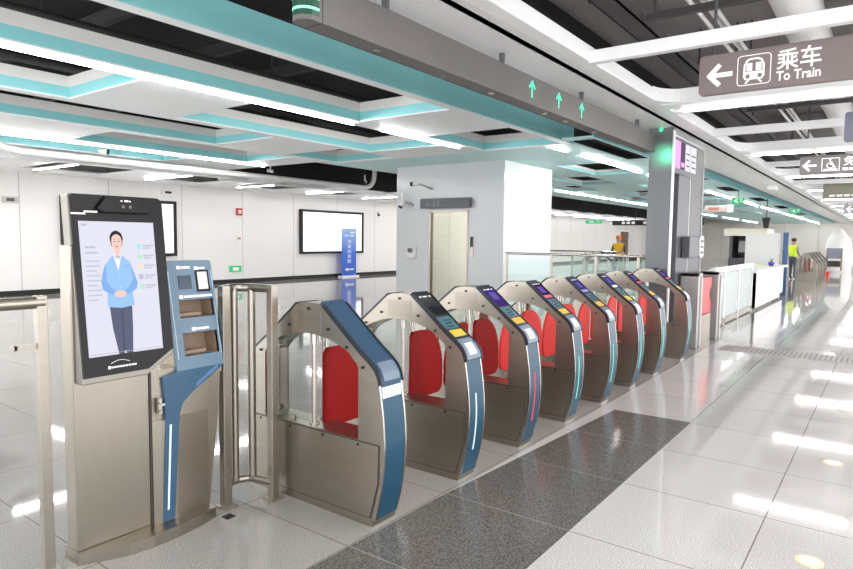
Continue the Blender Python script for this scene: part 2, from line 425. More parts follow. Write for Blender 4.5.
tag(o, 'short red vertical fire pipe inside the first dark ceiling opening', 'pipe')

for j, (y0, z0) in enumerate(((1.66, 3.82), (1.58, 3.86), (1.50, 3.82))):
    o = thing('conduit', '', 'conduit', (5, y0, z0)); WB(o).tube([(0, y0, z0), (45, y0, z0)], .022, 8).build('pipe', duct_w, o)
    for xx in (3.6, 8.6, 13.0, 18.2): WB(o).cyl((xx, y0, z0), (xx, y0, 4.46), .01, 6).build('hanger', plen_m, o)
    tag(o, ('pale thin conduit beside the cable tray, first of three over the train sign', 'pale thin conduit, the higher middle one of three over the train sign', 'pale thin conduit next to the large white duct over the train sign')[j])
for xx in (5.95, 10.9, 15.7):
    o = thing('pipe_bracket', {5.95: 'dark steel bar with hangers across the plenum, above the train sign', 10.9: 'dark steel bar across the plenum, before the wheelchair sign', 15.7: 'dark steel bar across the plenum, past the wheelchair sign'}[xx], 'bracket', (xx, 0, 3.73))
    WB(o).box(xx, xx + .06, -6, 1.92, 3.57, 3.63).build('bar', plen_m, o)
    for y0 in (1.85, .5, -1.4): WB(o).cyl((xx + .03, y0, 3.63), (xx + .03, y0, 4.46), .012, 6).build('hanger', plen_m, o)

# ------------------------------------------------------------------ lights (the lamps of the hall)
def led(x0, x1, y, label, z=ZC, group='linear lights in the teal ceiling', pw=26.0):
    t = thing('ceiling_light', label, 'ceiling light', ((x0 + x1) / 2, y, z), group)
    WB(t).box(x0, x1, y - 0.025, y + 0.025, z - 0.008, z + 0.0, 0).build('housing', white_c, t)
    WB(t).box(x0 + 0.01, x1 - 0.01, y - 0.015, y + 0.015, z - 0.032, z - 0.0085, 0).build('diffuser', led_e, t)
A_ = 'long white linear light beside the first row of dark openings, above the screen kiosk'
led(-3.0, 0.9, 6.32, A_); led(1.0, 6.75, 6.32, A_)
led(7.35, 9.5, 6.32, 'short white linear light past the end of the long one, toward the lift shaft')
B_ = 'white linear light along the last teal row before the low back ceiling'
led(-3, 3.9, 11.8, B_); led(4.2, 9.6, 11.8, B_)
led(-2.5, 2.6, 9.0 + 1.05, 'white linear light between the third and fourth rows of ceiling openings')
led(10.28, 10.95, 4.9, 'very short linear light just before the long run over the glass railing')
C_ = 'white linear light in the long broken run of the far teal ceiling'
led(11.63, 15.2, 4.9, 'white linear light over the glass railing, ahead of the grey gantry column'); led(15.8, 20.5, 4.9, C_)
led(21.75, 26.5, 4.9, C_); led(26.7, 31.5, 4.9, C_); led(32.5, 38.5, 4.9, C_); led(40, 44, 4.9, C_); led(45.5, 50, 4.9, C_); led(51, 56, 4.9, C_); led(57, 61, 4.9, C_)  # farthest lights continue the run, added to brighten the far hall
D_ = 'white linear light in the second run, past the lift shaft'
led(19.3, 24, 9.0, D_); led(24.4, 29, 9.0, D_); led(31, 36, 9.0, D_); led(38, 43, 9.0, D_); led(45, 50, 9.0, D_); led(52, 58, 9.0, D_)  # farthest lights of this run also added to brighten the hall end
class TB(WB):
    def add(s, vs, fs, mi=0, smooth=False):
        return super().add([(p[0] * PK, p[1] * PK, 1.55 + PK * (p[2] - 1.55)) for p in vs], fs, mi, smooth)
def tubes(xf, pw=30.0):
    for (a, b) in ((0.35, 2.15), (-0.05, 0.28), (-2.2, -0.4), (-4.6, -2.6), (-7.2, -5.2)):
        t = thing('ceiling_light', {3.2: 'white tube light under the ceiling frame overhead', 8.0: 'white tube light under the ceiling frame behind the train sign', 12.8: 'white tube light under the ceiling frame in front of the wheelchair sign'}.get(round(xf, 1), 'white tube light under one of the far white ceiling frames'), 'ceiling light', ((xf + 0.11) * PK, (a + b) / 2 * PK, 3.07), 'tube lights under the white ceiling frames')
        TB(t).box(xf + 0.05, xf + 0.17, a, b, 3.15, 3.2).build('housing', white_c, t)
        TB(t).box(xf + 0.06, xf + 0.16, a + 0.01, b - 0.01, 3.135, 3.149).build('diffuser', tube_e, t)
for i in range(12): tubes(3.2 + 4.8 * i)
# lamps over the back wall
for i, xx in enumerate((-3.0, 0, 3.2, 6.0, 8.7, 11.6, 14.4, 17.2, 20, 22.8, 25.6, 28.4, 31.2, 34, 36.8, 39.6, 42.4, 45.2, 48, 53)):
    t = thing('ceiling_light', 'slim white light on the low ceiling along the back wall', 'ceiling light', (xx + 0.4, 15, 3.05), 'lights on the low back ceiling')
    WB(t).box(xx + 0.33, xx + 0.42, 13.9, 16.0, 3.02, 3.05).build('housing', white_c, t)
    WB(t).box(xx + 0.345, xx + 0.405, 13.92, 15.98, 3.012, 3.0195).build('diffuser', led_e, t)

# ------------------------------------------------------------------ ticket gates
YC = 2.652
FRONT = [(-.489, 0), (-.498, .038), (-.541, .212), (-.561, .403), (-.555, .561), (-.539, .686), (-.525, .773), (-.490, .852), (-.339, .968), (-.105, 1.160)]
def cr(pts, n=4):
    out = []
    for i in range(len(pts) - 1):
        p0, p1, p2, p3 = pts[max(i - 1, 0)], pts[i], pts[i + 1], pts[min(i + 2, len(pts) - 1)]
        for k in range(n):
            t = k / n
            out.append(tuple(0.5 * (2 * p1[j] + (p2[j] - p0[j]) * t + (2 * p0[j] - 5 * p1[j] + 4 * p2[j] - p3[j]) * t * t + (3 * p1[j] - p0[j] - 3 * p2[j] + p3[j]) * t ** 3) for j in range(len(p1))))
    return out + [pts[-1]]
LOWER = cr(FRONT[1:7], 4)                  # curved front, z .038 - .773
SLOPE = cr(FRONT[6:], 4)                   # bend and slope up to the top
def resample(pts, n):
    d = [0]
    for a, b in zip(pts, pts[1:]): d.append(d[-1] + math.dist(a, b))
    out = []
    for i in range(n):
        t = d[-1] * i / (n - 1); j = 0
        while j < len(d) - 2 and d[j + 1] < t: j += 1
        u = (t - d[j]) / (d[j + 1] - d[j]); a, b = pts[j], pts[j + 1]
        out.append((a[0] + (b[0] - a[0]) * u, a[1] + (b[1] - a[1]) * u))
    return out
def sub(pts, f0, f1, n=8):
    p = resample(pts, 201)
    return resample(p[int(f0 * 200):int(f1 * 200) + 1], n)
def offset(pts, o):
    out = []
    for i, p in enumerate(pts):
        a, b = pts[max(i - 1, 0)], pts[min(i + 1, len(pts) - 1)]
        t = Vector((b[0] - a[0], b[1] - a[1])).normalized()
        out.append((p[0] - t.y * o, p[1] + t.x * o))
    return out
def strip(mb, pts, o0, o1, x0, x1, mi=0, smooth=True):
    a = offset(pts, o0); b = offset(pts, o1); n = len(pts)
    vs = [(x0, *p) for p in a] + [(x1, *p) for p in a] + [(x0, *p) for p in b] + [(x1, *p) for p in b]
    fs = []
    for i in range(n - 1):
        fs += [(2 * n + i, 2 * n + i + 1, 3 * n + i + 1, 3 * n + i), (i, n + i, n + i + 1, i + 1), (i, i + 1, 2 * n + i + 1, 2 * n + i), (n + i, 3 * n + i, 3 * n + i + 1, n + i + 1)]
    mb.add(vs, fs, mi, False)
    mb.add(vs, [(0, 2 * n, 3 * n, n), (n - 1, 2 * n - 1, 4 * n - 1, 3 * n - 1)], mi)
    return mb
MIR = lambda pts: [(-y, z) for y, z in pts]
HW = 0.095
CACHE = {}
def part(key, name, fn, mats, root, bevel=0.0, loc=None):
    if key not in CACHE:
        mb = MB(); fn(mb); CACHE[key] = mb.mesh(name, mats)
    return link(name, CACHE[key], root, loc, bevel)

def g_body(mb):
    outer = [p for p in LOWER if p[1] >= .46] + SLOPE[1:]
    outer = [(-.556, .46)] + outer
    full = outer + [(-.085, 1.178), (.06, 1.178)] + MIR(outer)[::-1]
    inner = [(-.385, .46), (-.385, .7), (-.385, .86), (-.31, .932), (-.22, .968), (-.14, .989), (-.03, 1.003), (.06, 1.003), (.14, .992), (.25, .955), (.33, .915), (.385, .86), (.385, .7), (.385, .46)]
    n = 64
    fo = resample(full, n); fi = resample(inner, n)
    for a in (-HW, HW):
        mb.add([(a, *p) for p in fo] + [(a, *p) for p in fi], [(i, i + 1, n + i + 1, n + i) for i in range(n - 1)])
    mb.add([(-HW, *p) for p in fo] + [(HW, *p) for p in fo], [(i, i + 1, n + i + 1, n + i) for i in range(n - 1)])
    mb.add([(-HW, *p) for p in fi] + [(HW, *p) for p in fi], [(i, i + 1, n + i + 1, n + i) for i in range(n - 1)])
    low = [(-.489, .0)] + [p for p in LOWER if p[1] < .46] + [(-.556, .46)]
    mb.prism(low + MIR(low)[::-1], -HW, HW)
def g_panel(mb):
    for sx in (-1, 1):
        x0, x1 = sx * HW, sx * (HW + 0.006)
        mb.prism([(-.475, .05), (-.53, .25), (-.535, .452), (.535, .452), (.53, .25), (.475, .05)], x0, x1)
def g_seams(mb):
    for sx in (-1,):
        x0, x1 = sx * HW, sx * (HW + 0.0072)
        o_ = [(-.478, .047), (-.533, .25), (-.538, .455), (.538, .455), (.533, .25), (.478, .047)]
        n = 6; i_ = [(y * .9935, z + (.004 if z < .1 else -.003 if z > .4 else 0)) for y, z in o_]
        vs = [(x1, *p) for p in o_] + [(x1, *p) for p in i_] + [(x0, *p) for p in o_]
        mb.add(vs, [(i, (i + 1) % n, n + (i + 1) % n, n + i) for i in range(n)] + [(i, (i + 1) % n, 2 * n + (i + 1) % n, 2 * n + i) for i in range(n)])
def g_plate(mb): mb.box(-HW - .002, -HW, -.1, .1, 1.02, 1.13)
BOLTS = ((-.39, .437), (-.12, .437), (.15, .437), (.42, .437), (0, 1.145), (-.16, 1.04), (.16, 1.04), (-.3, .955), (.3, .955), (-.42, .86), (.42, .86))
def g_bolt(mb): mb.cyl((-HW + .002, 0, 0), (-HW - .010, 0, 0), 0.008, 10)
def g_front(mb): strip(mb, LOWER, -0.004, 0.006, -.083, .083)
def g_rim(mb):
    for sx in (-1, 1):
        a = sorted((sx * .0835, sx * .0955)); strip(mb, LOWER, -0.004, 0.008, a[0], a[1])
def g_hood(mb):
    strip(mb, SLOPE + [(-.085, 1.178)], 0, 0.018, -.086, .086)
def g_hoodrim(mb):
    for sx in (-1, 1):
        a = sorted((sx * .084, sx * .0935)); strip(mb, SLOPE, 0, 0.026, a[0], a[1])
def g_rear(mb):
    strip(mb, MIR(SLOPE), 0, -0.018, -.088, .088); strip(mb, MIR(LOWER), 0.004, -0.006, -.083, .083, 1)
def rod(x, y):
    def f(mb):
        mb.cyl((x, y, .46), (x, y, 1.0), .016, 14); mb.cyl((x, y, .46), (x, y, .475), .03, 14); mb.cyl((x, y, .94), (x, y, .995), .024, 14)
    return f
def g_glass(mb): mb.box(-.062, -.054, .04, .30, .475, .97)
def g_clip(mb):
    for z in (.52, .9): mb.cyl((-.075, .285, z), (-.045, .285, z), .014, 10)
    mb.box(-.064, -.052, .297, .306, .47, .985)
    mb.cyl((-.058, .17, .46), (-.058, .17, .49), .014, 10)
def leaf(sx):
    def f(mb):
        x0, x1, z0, z1 = .015 if sx > 0 else .085, .392, .425, .905
        p = [(x0, z0), (x1 - .07, z0)] + [(x1 - .07 + .07 * math.sin(t), z0 + .07 - .07 * math.cos(t)) for t in [i * math.pi / 12 for i in range(1, 7)]]
        p += [(x1 - .24 + .24 * math.cos(t), z1 - .30 + .30 * math.sin(t)) for t in [i * math.pi / 24 for i in range(0, 13)]]
        p += [(x0 + .03, z1), (x0, z1 - .03)]
        mb.prism([(sx * a, z) for a, z in p], -.022, .0, 'y')
    return f
def g_hinge(sx):
    def f(mb):
        mb.cyl((sx * .05, .0, .40), (sx * .05, .0, .43), .022, 12); mb.cyl((sx * .05, 0, .905), (sx * .05, 0, .97), .018, 12)
    return f
def g_reader(mb):
    strip(mb, sub(SLOPE, .02, .26, 8), .018, .023, -.078, .078)
def g_readlit(mb): strip(mb, sub(SLOPE, .06, .19, 5), .0231, .0245, -.045, .04)
def g_yellow(mb): strip(mb, sub(SLOPE, .30, .41, 4), .018, .0195, -.06, .078)
def g_tealp(mb): strip(mb, sub(SLOPE, .43, .62, 4), .018, .0205, -.076, .076)
def g_tealmark(mb):
    for i in range(3): strip(mb, sub(SLOPE, .455 + .05 * i, .475 + .05 * i, 3), .0206, .0212, -.045 + .01 * i, .03 + .012 * i)
def g_screen(mb): strip(mb, sub(SLOPE, .64, .975, 6), .018, .0205, -.078, .078)
def g_scrsub(a, b, x0, x1):
    return lambda mb: strip(mb, sub(SLOPE, a, b, 4), .0206, .0212, x0, x1)
def g_strip(mb): strip(mb, sub(LOWER, .22, .72, 16), .006, .0085, -.012, .0)

scr = {}
for nm, c, e in (('purple', (74, 52, 128), .75), ('plum', (70, 36, 74), .7), ('navy', (50, 62, 120), .8), ('indigo', (58, 66, 138), .8), ('maroon', (86, 44, 62), .7),
                 ('lilac', (168, 160, 224), .9), ('rose', (220, 120, 140), .9), ('pale', (235, 235, 245), 1.0), ('violet', (110, 90, 180), .8), ('grey', (78, 78, 88), .3), ('cyanish', (86, 130, 140), .4)):
    scr[nm] = glow('screen_' + nm, c, e)
lit = glow('reader_white', (244, 246, 250), 1.05)

GX = [2.560, 3.385, 4.21, 5.035, 5.86, 6.685, 7.51, 8.69]
GLAB = ['steel ticket gate with plain blue cover and no display, beside the kiosk railing',
        'steel ticket gate with a blank dark display and yellow patch, second from the kiosk railing',
        'steel ticket gate with purple display and red light strip, third from the kiosk railing',
        'steel ticket gate with plum display edged pink, fourth from the kiosk railing',
        'steel ticket gate with navy and lilac display, fifth from the kiosk railing',
        'steel ticket gate with indigo display, sixth from the kiosk railing',
        'steel ticket gate with maroon display, between the indigo one and the last gate',
        'steel ticket gate at the end of the row, just before the grey gantry column']
LOOK = [None, ('off', 'grey', None, strip_w), ('purple', 'violet', None, strip_r), ('plum', 'violet', 'rose', strip_g), ('navy', 'violet', 'lilac', strip_g),
        ('indigo', 'violet', 'pale', strip_g), ('maroon', 'violet', 'rose', strip_g), ('plum', 'violet', 'rose', strip_g)]
def gate(x, label, look, y=YC, far_leaf=True, near_leaf=True, group='ticket gates in the row', redm=None, full=True):
    t = thing('ticket_gate', label, 'ticket gate', (x, y, 0), group)
    part('g_body', 'body', g_body, [steel], t, 0.003)
    p = part('g_panel', 'side_panel', g_panel, [steel_h], t); part('g_seam', 'seam', g_seams, [seam], p)
    if full:
        part('g_plate', 'access_plate', g_plate, [steel_h], t, .0015)
        for y_, z_ in BOLTS: part('g_bolt', 'bolt', g_bolt, [bolt], t, loc=(0, y_, z_))
    fp = part('g_front', 'front_panel', g_front, [blue_front], t); part('g_rim', 'edge_trim', g_rim, [steel_b], fp)
    part('g_rear', 'rear_cover', g_rear, [dark_hood, blue_front], t)
    if look is None:
        h = part('g_hood0', 'top_cover', g_hood, [blue_hood], t); part('g_hoodrim0', 'cover_rim', g_hoodrim, [dark_hood], h)
        part('g_pad0', 'blank_pad', lambda mb: strip(mb, sub(SLOPE, .03, .2, 6), .018, .021, -.06, .07), [pad_blue], h)
        part('g_film', 'protective_film', lambda mb: strip(mb, sub(LOWER, .905, .985, 5), .006, .009, -.078, .079), [film], t)
    else:
        a, b, c, st = look
        h = part('g_hood1', 'top_cover', g_hood, [dark_hood], t); part('g_hoodrim1', 'cover_rim', g_hoodrim, [dark_hood], h)
        if full:
            part('g_scr_' + a, 'display', g_screen, [screen_off if a == 'off' else scr[a]], h)
            part('g_scrb_' + b, 'display_window', g_scrsub(*((.66, .78, -.05, .07) if a == 'off' else (.76, .9, -.04, .05))), [scr[b]], h)
            part('g_dots', 'display_icon', lambda mb: (strip(mb, sub(SLOPE, .945, .965, 3), .0207, .0213, -.06, -.035), strip(mb, sub(SLOPE, .945, .965, 3), .0207, .0213, -.02, .025), strip(mb, sub(SLOPE, .945, .965, 3), .0207, .0213, .045, .066)), [scr['pale']], h)
            if c: part('g_scrc_' + c, 'display_banner', g_scrsub(.655, .715, -.07, .072), [scr[c]], h)
            tp = part('g_teal', 'instruction_panel', g_tealp, [teal_pad], h); part('g_tealmark', 'printed_marks', g_tealmark, [scr['cyanish']], h)
            part('g_yel', 'yellow_patch', g_yellow, [yellow], h)
            part('g_read', 'card_reader', g_reader, [mat('reader_grey', (112, 128, 146), 0.35, noise=0.04) if 'reader_grey' not in MATS else MATS['reader_grey']], h)
            part('g_readl', 'reader_window', g_readlit, [lit], h)
        part('g_strip_' + st.name, 'light_strip', g_strip, [st], t)
    if full:
        part('g_rod1', 'post', rod(-.05, .0), [steel_b], t); part('g_rod2', 'post', rod(.05, .02), [steel_b], t)
        gp = part('g_glass', 'glass_panel', g_glass, [glass], t); part('g_clip', 'glass_clip', g_clip, [steel_d], gp)
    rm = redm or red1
    if far_leaf:
        l = part('g_leafF' + rm.name, 'paddle', leaf(1), [rm], t, 0.006); part('g_hingeF', 'hinge', g_hinge(1), [steel_b], l)
    if near_leaf:
        l = part('g_leafN' + rm.name, 'paddle', leaf(-1), [rm], t, 0.006); part('g_hingeN', 'hinge', g_hinge(-1), [steel_b], l)
    return t
for i, x in enumerate(GX):
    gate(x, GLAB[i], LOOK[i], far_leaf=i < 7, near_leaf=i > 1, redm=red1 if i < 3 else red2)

# ------------------------------------------------------------------ the screen kiosk
K = thing('service_kiosk', 'tall steel kiosk with a big tilted portrait screen and blue ticket unit', 'kiosk', (1.68, 3.02, 0))
W = lambda: WB(K)
# plinth with a bulging front
pf = [(1.322, 2.98), (1.42, 2.93), (1.52, 2.885), (1.64, 2.87), (1.78, 2.875), (1.92, 2.895), (2.03, 2.925)]
W().prism(pf + [(2.03, 3.16), (1.322, 3.12)], 0, .06, 'z').build('plinth', kioskst, K, bevel=.004)
# pedestal
W().box(1.328, 1.692, 2.995, 3.10, .06, 1.5).build('pedestal', kioskst, K, bevel=.004)
W().box(1.692, 1.700, 2.99, 3.09, .06, .95).build('panel_gap', seam, K)
hy = lambda z, d=0.0: 2.924 + (z - .879) * .1131 + d
H_ = lambda x, d, z: (x, hy(z, d), z)
def rounded(x0, x1, z0, z1, r, ch=None):
    p = [(x0, z0)]
    p += [(x1 - .14, z0), (x1, z0 + .085)] if ch else [(x1, z0)]
    p += [(x1 - r + r * math.cos(t), z1 - r + r * math.sin(t)) for t in [i * math.pi / 12 for i in range(7)]]
    p += [(x0 + .012, z1), (x0, z1 - .012)]
    return p
def slab(mb, poly, d0, d1, mi=0):
    n = len(poly)
    vs = [H_(x, d0, z) for x, z in poly] + [H_(x, d1, z) for x, z in poly]
    mb.add(vs, [list(range(n - 1, -1, -1)), list(range(n, 2 * n))] + [(i, (i + 1) % n, n + (i + 1) % n, n + i) for i in range(n)], mi)
    return mb
hs = slab(W(), rounded(1.338, 1.795, .862, 1.738, .03, True), .006, .075).build('screen_housing', mat('housing_steel', (128, 124, 116), 0.36, 1.0, noise=0.08), K, bevel=.004)
slab(WB(K), rounded(1.341, 1.792, .892, 1.736, .03, True), -.006, .006).build('screen_glass', blackm, hs)
# picture on the screen: flat, lit
SX0, SX1, SZ0, SZ1 = 1.372, 1.736, .984, 1.612
def S(u, v, layer): return H_(SX0 + u * (SX1 - SX0), -.0065 - layer * .0004, SZ0 + v * (SZ1 - SZ0))
c_bg = glow('screen_backdrop', (222, 222, 236), .86); c_jk = glow('screen_jacket', (150, 190, 236), .95); c_jd = glow('screen_jacket_fold', (128, 170, 222), .95)
c_sk = glow('screen_skin', (226, 190, 180), 1.0); c_hr = glow('screen_hair', (62, 54, 58), .8); c_tr = glow('screen_trousers', (98, 102, 124), .85)
c_wh = glow('screen_collar', (240, 232, 238), 1.0); c_li = glow('screen_line', (198, 198, 216), .8); c_te = glow('screen_teal_icon', (164, 214, 218), 1.0)
c_or = glow('screen_orange_icon', (240, 206, 190), 1.0); c_gr = glow('screen_green_icon', (176, 216, 190), 1.0); c_tf = glow('screen_trouser_fold', (78, 84, 108), 1.0); c_lip = glow('screen_lip', (200, 110, 112), 1.0)
pic = W(); PM = [c_bg, c_jk, c_jd, c_sk, c_hr, c_tr, c_wh, c_li, c_te, c_or, c_gr, c_tf, c_lip]
def flat(pts, layer, mi): pic.add([S(u, v, layer) for u, v in pts], [list(range(len(pts)))], mi)
def ell(cu, cv, ru, rv, layer, mi, n=20, a0=0, a1=2 * math.pi): flat([(cu + ru * math.cos(a0 + (a1 - a0) * i / n), cv + rv * math.sin(a0 + (a1 - a0) * i / n)) for i in range(n + (0 if a1 - a0 > 6 else 1))], layer, mi)
flat([(0, 0), (1, 0), (1, 1), (0, 1)], 0, 0)
flat([(.31, .37), (.33, .2), (.385, .0), (.46, .0), (.475, .03), (.49, .0), (.575, .0), (.60, .2), (.61, .37)], 1, 5)
flat([(.455, .34), (.445, .02), (.475, .02), (.485, .34)], 2, 11)
flat([(.285, .36), (.295, .44), (.285, .57), (.30, .68), (.38, .735), (.46, .75), (.54, .735), (.62, .695), (.64, .57), (.635, .44), (.645, .36), (.47, .345)], 3, 1)
flat([(.30, .69), (.255, .62), (.225, .54), (.24, .49), (.33, .455), (.42, .435), (.42, .47), (.34, .51), (.30, .55)], 4, 2)
flat([(.62, .70), (.665, .62), (.71, .53), (.69, .485), (.60, .455), (.52, .435), (.51, .47), (.60, .51), (.645, .56)], 4, 2)
ell(.465, .452, .085, .026, 5, 3); flat([(.40, .45), (.47, .425), (.55, .452), (.47, .478)], 6, 3)
flat([(.415, .73), (.46, .63), (.51, .735), (.47, .77), (.44, .765)], 5, 6); flat([(.43, .745), (.44, .715), (.462, .725), (.488, .71), (.498, .742), (.462, .752)], 6, 7)
flat([(.433, .80), (.435, .755), (.465, .735), (.495, .755), (.497, .80)], 6, 3)
ell(.465, .872, .088, .060, 5, 4); ell(.465, .842, .079, .05, 5, 4); ell(.465, .845, .070, .070, 7, 3)
flat([(.388, .862), (.40, .915), (.465, .935), (.53, .915), (.543, .862), (.528, .885), (.48, .905), (.44, .902), (.405, .885)], 8, 4)
for u in (.438, .492): ell(u, .850, .010, .0045, 9, 4, 8); flat([(u - .016, .866), (u + .016, .867), (u + .014, .870), (u - .014, .869)], 9, 11)
ell(.465, .812, .017, .006, 9, 12, 8)
for i in range(3): ell(.47, .66 - .08 * i, .006, .004, 6, 6, 8)
flat([(.54, .655), (.62, .665), (.62, .672), (.54, .662)], 6, 2)
for i in range(9): flat([(.05, .70 - .036 * i), (.23 - (.05 if i % 3 == 2 else 0), .70 - .036 * i), (.23 - (.05 if i % 3 == 2 else 0), .709 - .036 * i), (.05, .709 - .036 * i)], 1, 7)
flat([(.06, .80), (.19, .80), (.19, .815), (.06, .815)], 1, 7); flat([(.05, .76), (.21, .76), (.21, .772), (.05, .772)], 1, 7); flat([(.03, .965), (.10, .965), (.10, .98), (.03, .98)], 1, 7)
for i, m_ in enumerate((8, 10, 9, 7, 10)):
    z_ = .79 - .078 * i
    flat([(.735, z_), (.80, z_), (.80, z_ + .04), (.735, z_ + .04)], 2, m_); flat([(.82, z_ + .022), (.97, z_ + .022), (.97, z_ + .034), (.82, z_ + .034)], 1, 7); flat([(.82, z_ + .004), (.93, z_ + .004), (.93, z_ + .014), (.82, z_ + .014)], 1, 7)
flat([(.02, .012), (.98, .012), (.98, .018), (.02, .018)], 1, 7)
pic.build('screen', PM, hs)
# camera bar on top
cb = W(); slab(cb, [(1.45, 1.672), (1.475, 1.655), (1.715, 1.655), (1.70, 1.672), (1.655, 1.735), (1.50, 1.735)], -.030, -.004)
cbo = cb.build('camera_bar', blackm, hs, bevel=.004)
ln_ = W()
for xx in (1.575, 1.61): ln_.cyl(H_(xx, -.030, 1.684), H_(xx, -.034, 1.684), .008, 14)
ln_.build('camera_lens', mat('lens', (70, 70, 78), 0.1, coat=0.5, noise=0.05), hs)
W().box(1.343, 1.405, -.012, -.006, 1.642, 1.650, 0, lambda x, d, z: H_(x, d, z)).box(1.40, 1.46, -.014, -.006, 1.652, 1.660, 0, lambda x, d, z: H_(x, d, z)).build('white_label', white_p, hs)
mk = W()
mk.box(1.565, 1.575, -.032, -.030, 1.71, 1.714, 0, H_); mk.box(1.585, 1.603, -.032, -.030, 1.708, 1.717, 0, H_); mk.box(1.606, 1.615, -.032, -.030, 1.709, 1.715, 0, H_)
for i in range(9): mk.box(1.47 + .014 * i, 1.480 + .014 * i, -.0075, -.0062, .922, .930, 0, H_)
mk.prism([(1.455, hy(.92) - .0075), (1.466, hy(.92) - .0075), (1.466, hy(.92) - .006), (1.455, hy(.92) - .006)], .919, .934, 'z')
mk.build('small_print', letter, hs)
ch = W()
cv = [(1.47 + .09 * i / 10, .945 + .012 * math.sin(i * math.pi / 10)) for i in range(11)]
ch.tube([H_(a, -.007, b) for a, b in cv], .0012, 6).build('logo_curve', letter, hs)
# ticket unit
tb = W()
lowp = [(1.702, .06), (1.70, .86), (2.112, .86), (2.085, .5), (2.03, .06)]
tb.prism(lowp, 2.985, 3.15, 'y')
tb.prism([(1.702, 2.985), (1.745, 2.970), (1.77, 2.970), (1.83, 2.968), (2.03, 2.985)], .06, .6, 'z')
tu = tb.build('ticket_unit', kioskst, K, bevel=.003)
hh = lambda z, d=0.0: 2.966 + (z - .84) * .2 + d
G_ = lambda x, d, z: (x, hh(z, d), z)
hb = W()
hb.box(1.845, 2.116, .15, .17, .80, 1.412, 0, G_)
hb.box(1.845, 1.889, .021, .15, .80, 1.412, 0, G_); hb.box(2.107, 2.116, .021, .15, .80, 1.4, 0, G_); hb.box(1.889, 2.107, .021, .15, 1.209, 1.412, 0, G_); hb.box(1.889, 2.107, .021, .15, 1.034, 1.106, 0, G_); hb.box(1.889, 2.107, .021, .15, .80, .906, 0, G_)
hb.build('head_back', steel_d, tu)
hd = W()
zs = [.84, .91, 1.03, 1.11, 1.205, 1.415]
hd.box(1.836, 1.893, 0, .02, .84, 1.415, 0, G_); hd.box(2.103, 2.12, 0, .02, .84, 1.395, 0, G_)
for a, b in ((.84, .91), (1.03, 1.11), (1.205, 1.395)): hd.box(1.893, 2.103, 0, .02, a, b, 0, G_)
hd.add([G_(x, d, z) for d in (0, .02) for x, z in ((1.893, 1.395), (2.12, 1.395), (2.116, 1.409), (2.106, 1.415), (1.893, 1.415))], [(0, 1, 2, 3, 4), (9, 8, 7, 6, 5), (1, 6, 7, 2), (2, 7, 8, 3), (3, 8, 9, 4)])
hdo = hd.build('blue_head', kblue, tu)
for nm, a, b in (('upper', 1.11, 1.205), ('lower', .91, 1.03)):
    s_ = W(); x0, x1, D = 1.893, 2.103, .12
    vs = [G_(x, d, z) for d in (.004, D) for z in (a, b) for x in (x0, x1)]
    s_.add(vs, [(4, 5, 7, 6), (0, 1, 5, 4), (2, 6, 7, 3), (0, 4, 6, 2), (1, 3, 7, 5)])
    s_.box(x0 + .03, x1 - .05, .05, .08, a + .002, a + .02, 0, G_)
    s_.build('tray_slot', kbrown, tu)
W().box(1.905, 1.982, -.004, 0, 1.262, 1.335, 0, G_).build('card_pad', mat('card_pad', (62, 72, 88), 0.25, noise=0.25, nscale=20), tu)
W().box(2.012, 2.092, -.005, 0, 1.245, 1.362, 0, G_).box(2.022, 2.080, -.007, -.005, 1.258, 1.352, 1, G_).build('small_screen', [blackm, glow('small_screen_white', (238, 240, 246), 1.0)], tu)
for (x0, x1, z) in ((1.905, 1.985, 1.378), (2.01, 2.075, 1.372), (1.90, 2.095, 1.222), (1.95, 2.055, 1.048)):
    pr = W(); pr.box(x0, x0 + .022, -.0025, 0, z - .009, z + .009, 0, G_)
    q = x0 + .028
    while q < x1: pr.box(q, q + .010, -.0025, 0, z - .006, z + .006, 0, G_); q += .0135
    pr.build('small_print', letter, tu)
sl = W(); sl.box(1.848, 1.854, -.0025, 0, .9, 1.36, 0, G_); sl.box(2.110, 2.114, -.0025, 0, .9, 1.36, 0, G_); sl.build('pinstripe', mat('pinstripe', (170, 196, 214), 0.3, noise=0.03), tu)
bp = W()
body = [(1.836, .842), (1.752, .822), (1.760, .76), (1.766, .6), (1.742, .062), (1.808, .062), (1.846, .62), (1.868, .672), (1.925, .72), (2.106, .83), (2.116, .842)]
bp.prism(body, 2.9655, 2.99, 'y'); bp.build('blue_band', kblue_d, tu)
W().box(1.944, 2.08, 0, 1, 0, 1, 0, lambda x, d, v: (x, 2.964 if d == 0 else 2.9655, .742 + (x - 1.944) * .62 + (v * .022))).build('film_sticker', mat('sticker_blue', (84, 124, 164), 0.3, noise=0.1), tu)
W().add([(1.786, 2.9645, .57), (1.798, 2.9645, .57), (1.777, 2.9645, .12), (1.766, 2.9645, .12)], [(0, 1, 2, 3)]).build('light_strip', strip_w, tu)
lk = W(); lk.box(1.722, 1.740, 2.955, 2.975, .64, .72); lk.cyl((1.729, 2.956, .69), (1.729, 2.940, .69), .010, 12); lk.box(1.712, 1.748, 2.938, 2.944, .684, .696); lk.cyl((1.729, 2.956, .655), (1.729, 2.943, .655), .006, 10)
lk.build('door_lock', steel_b, tu)

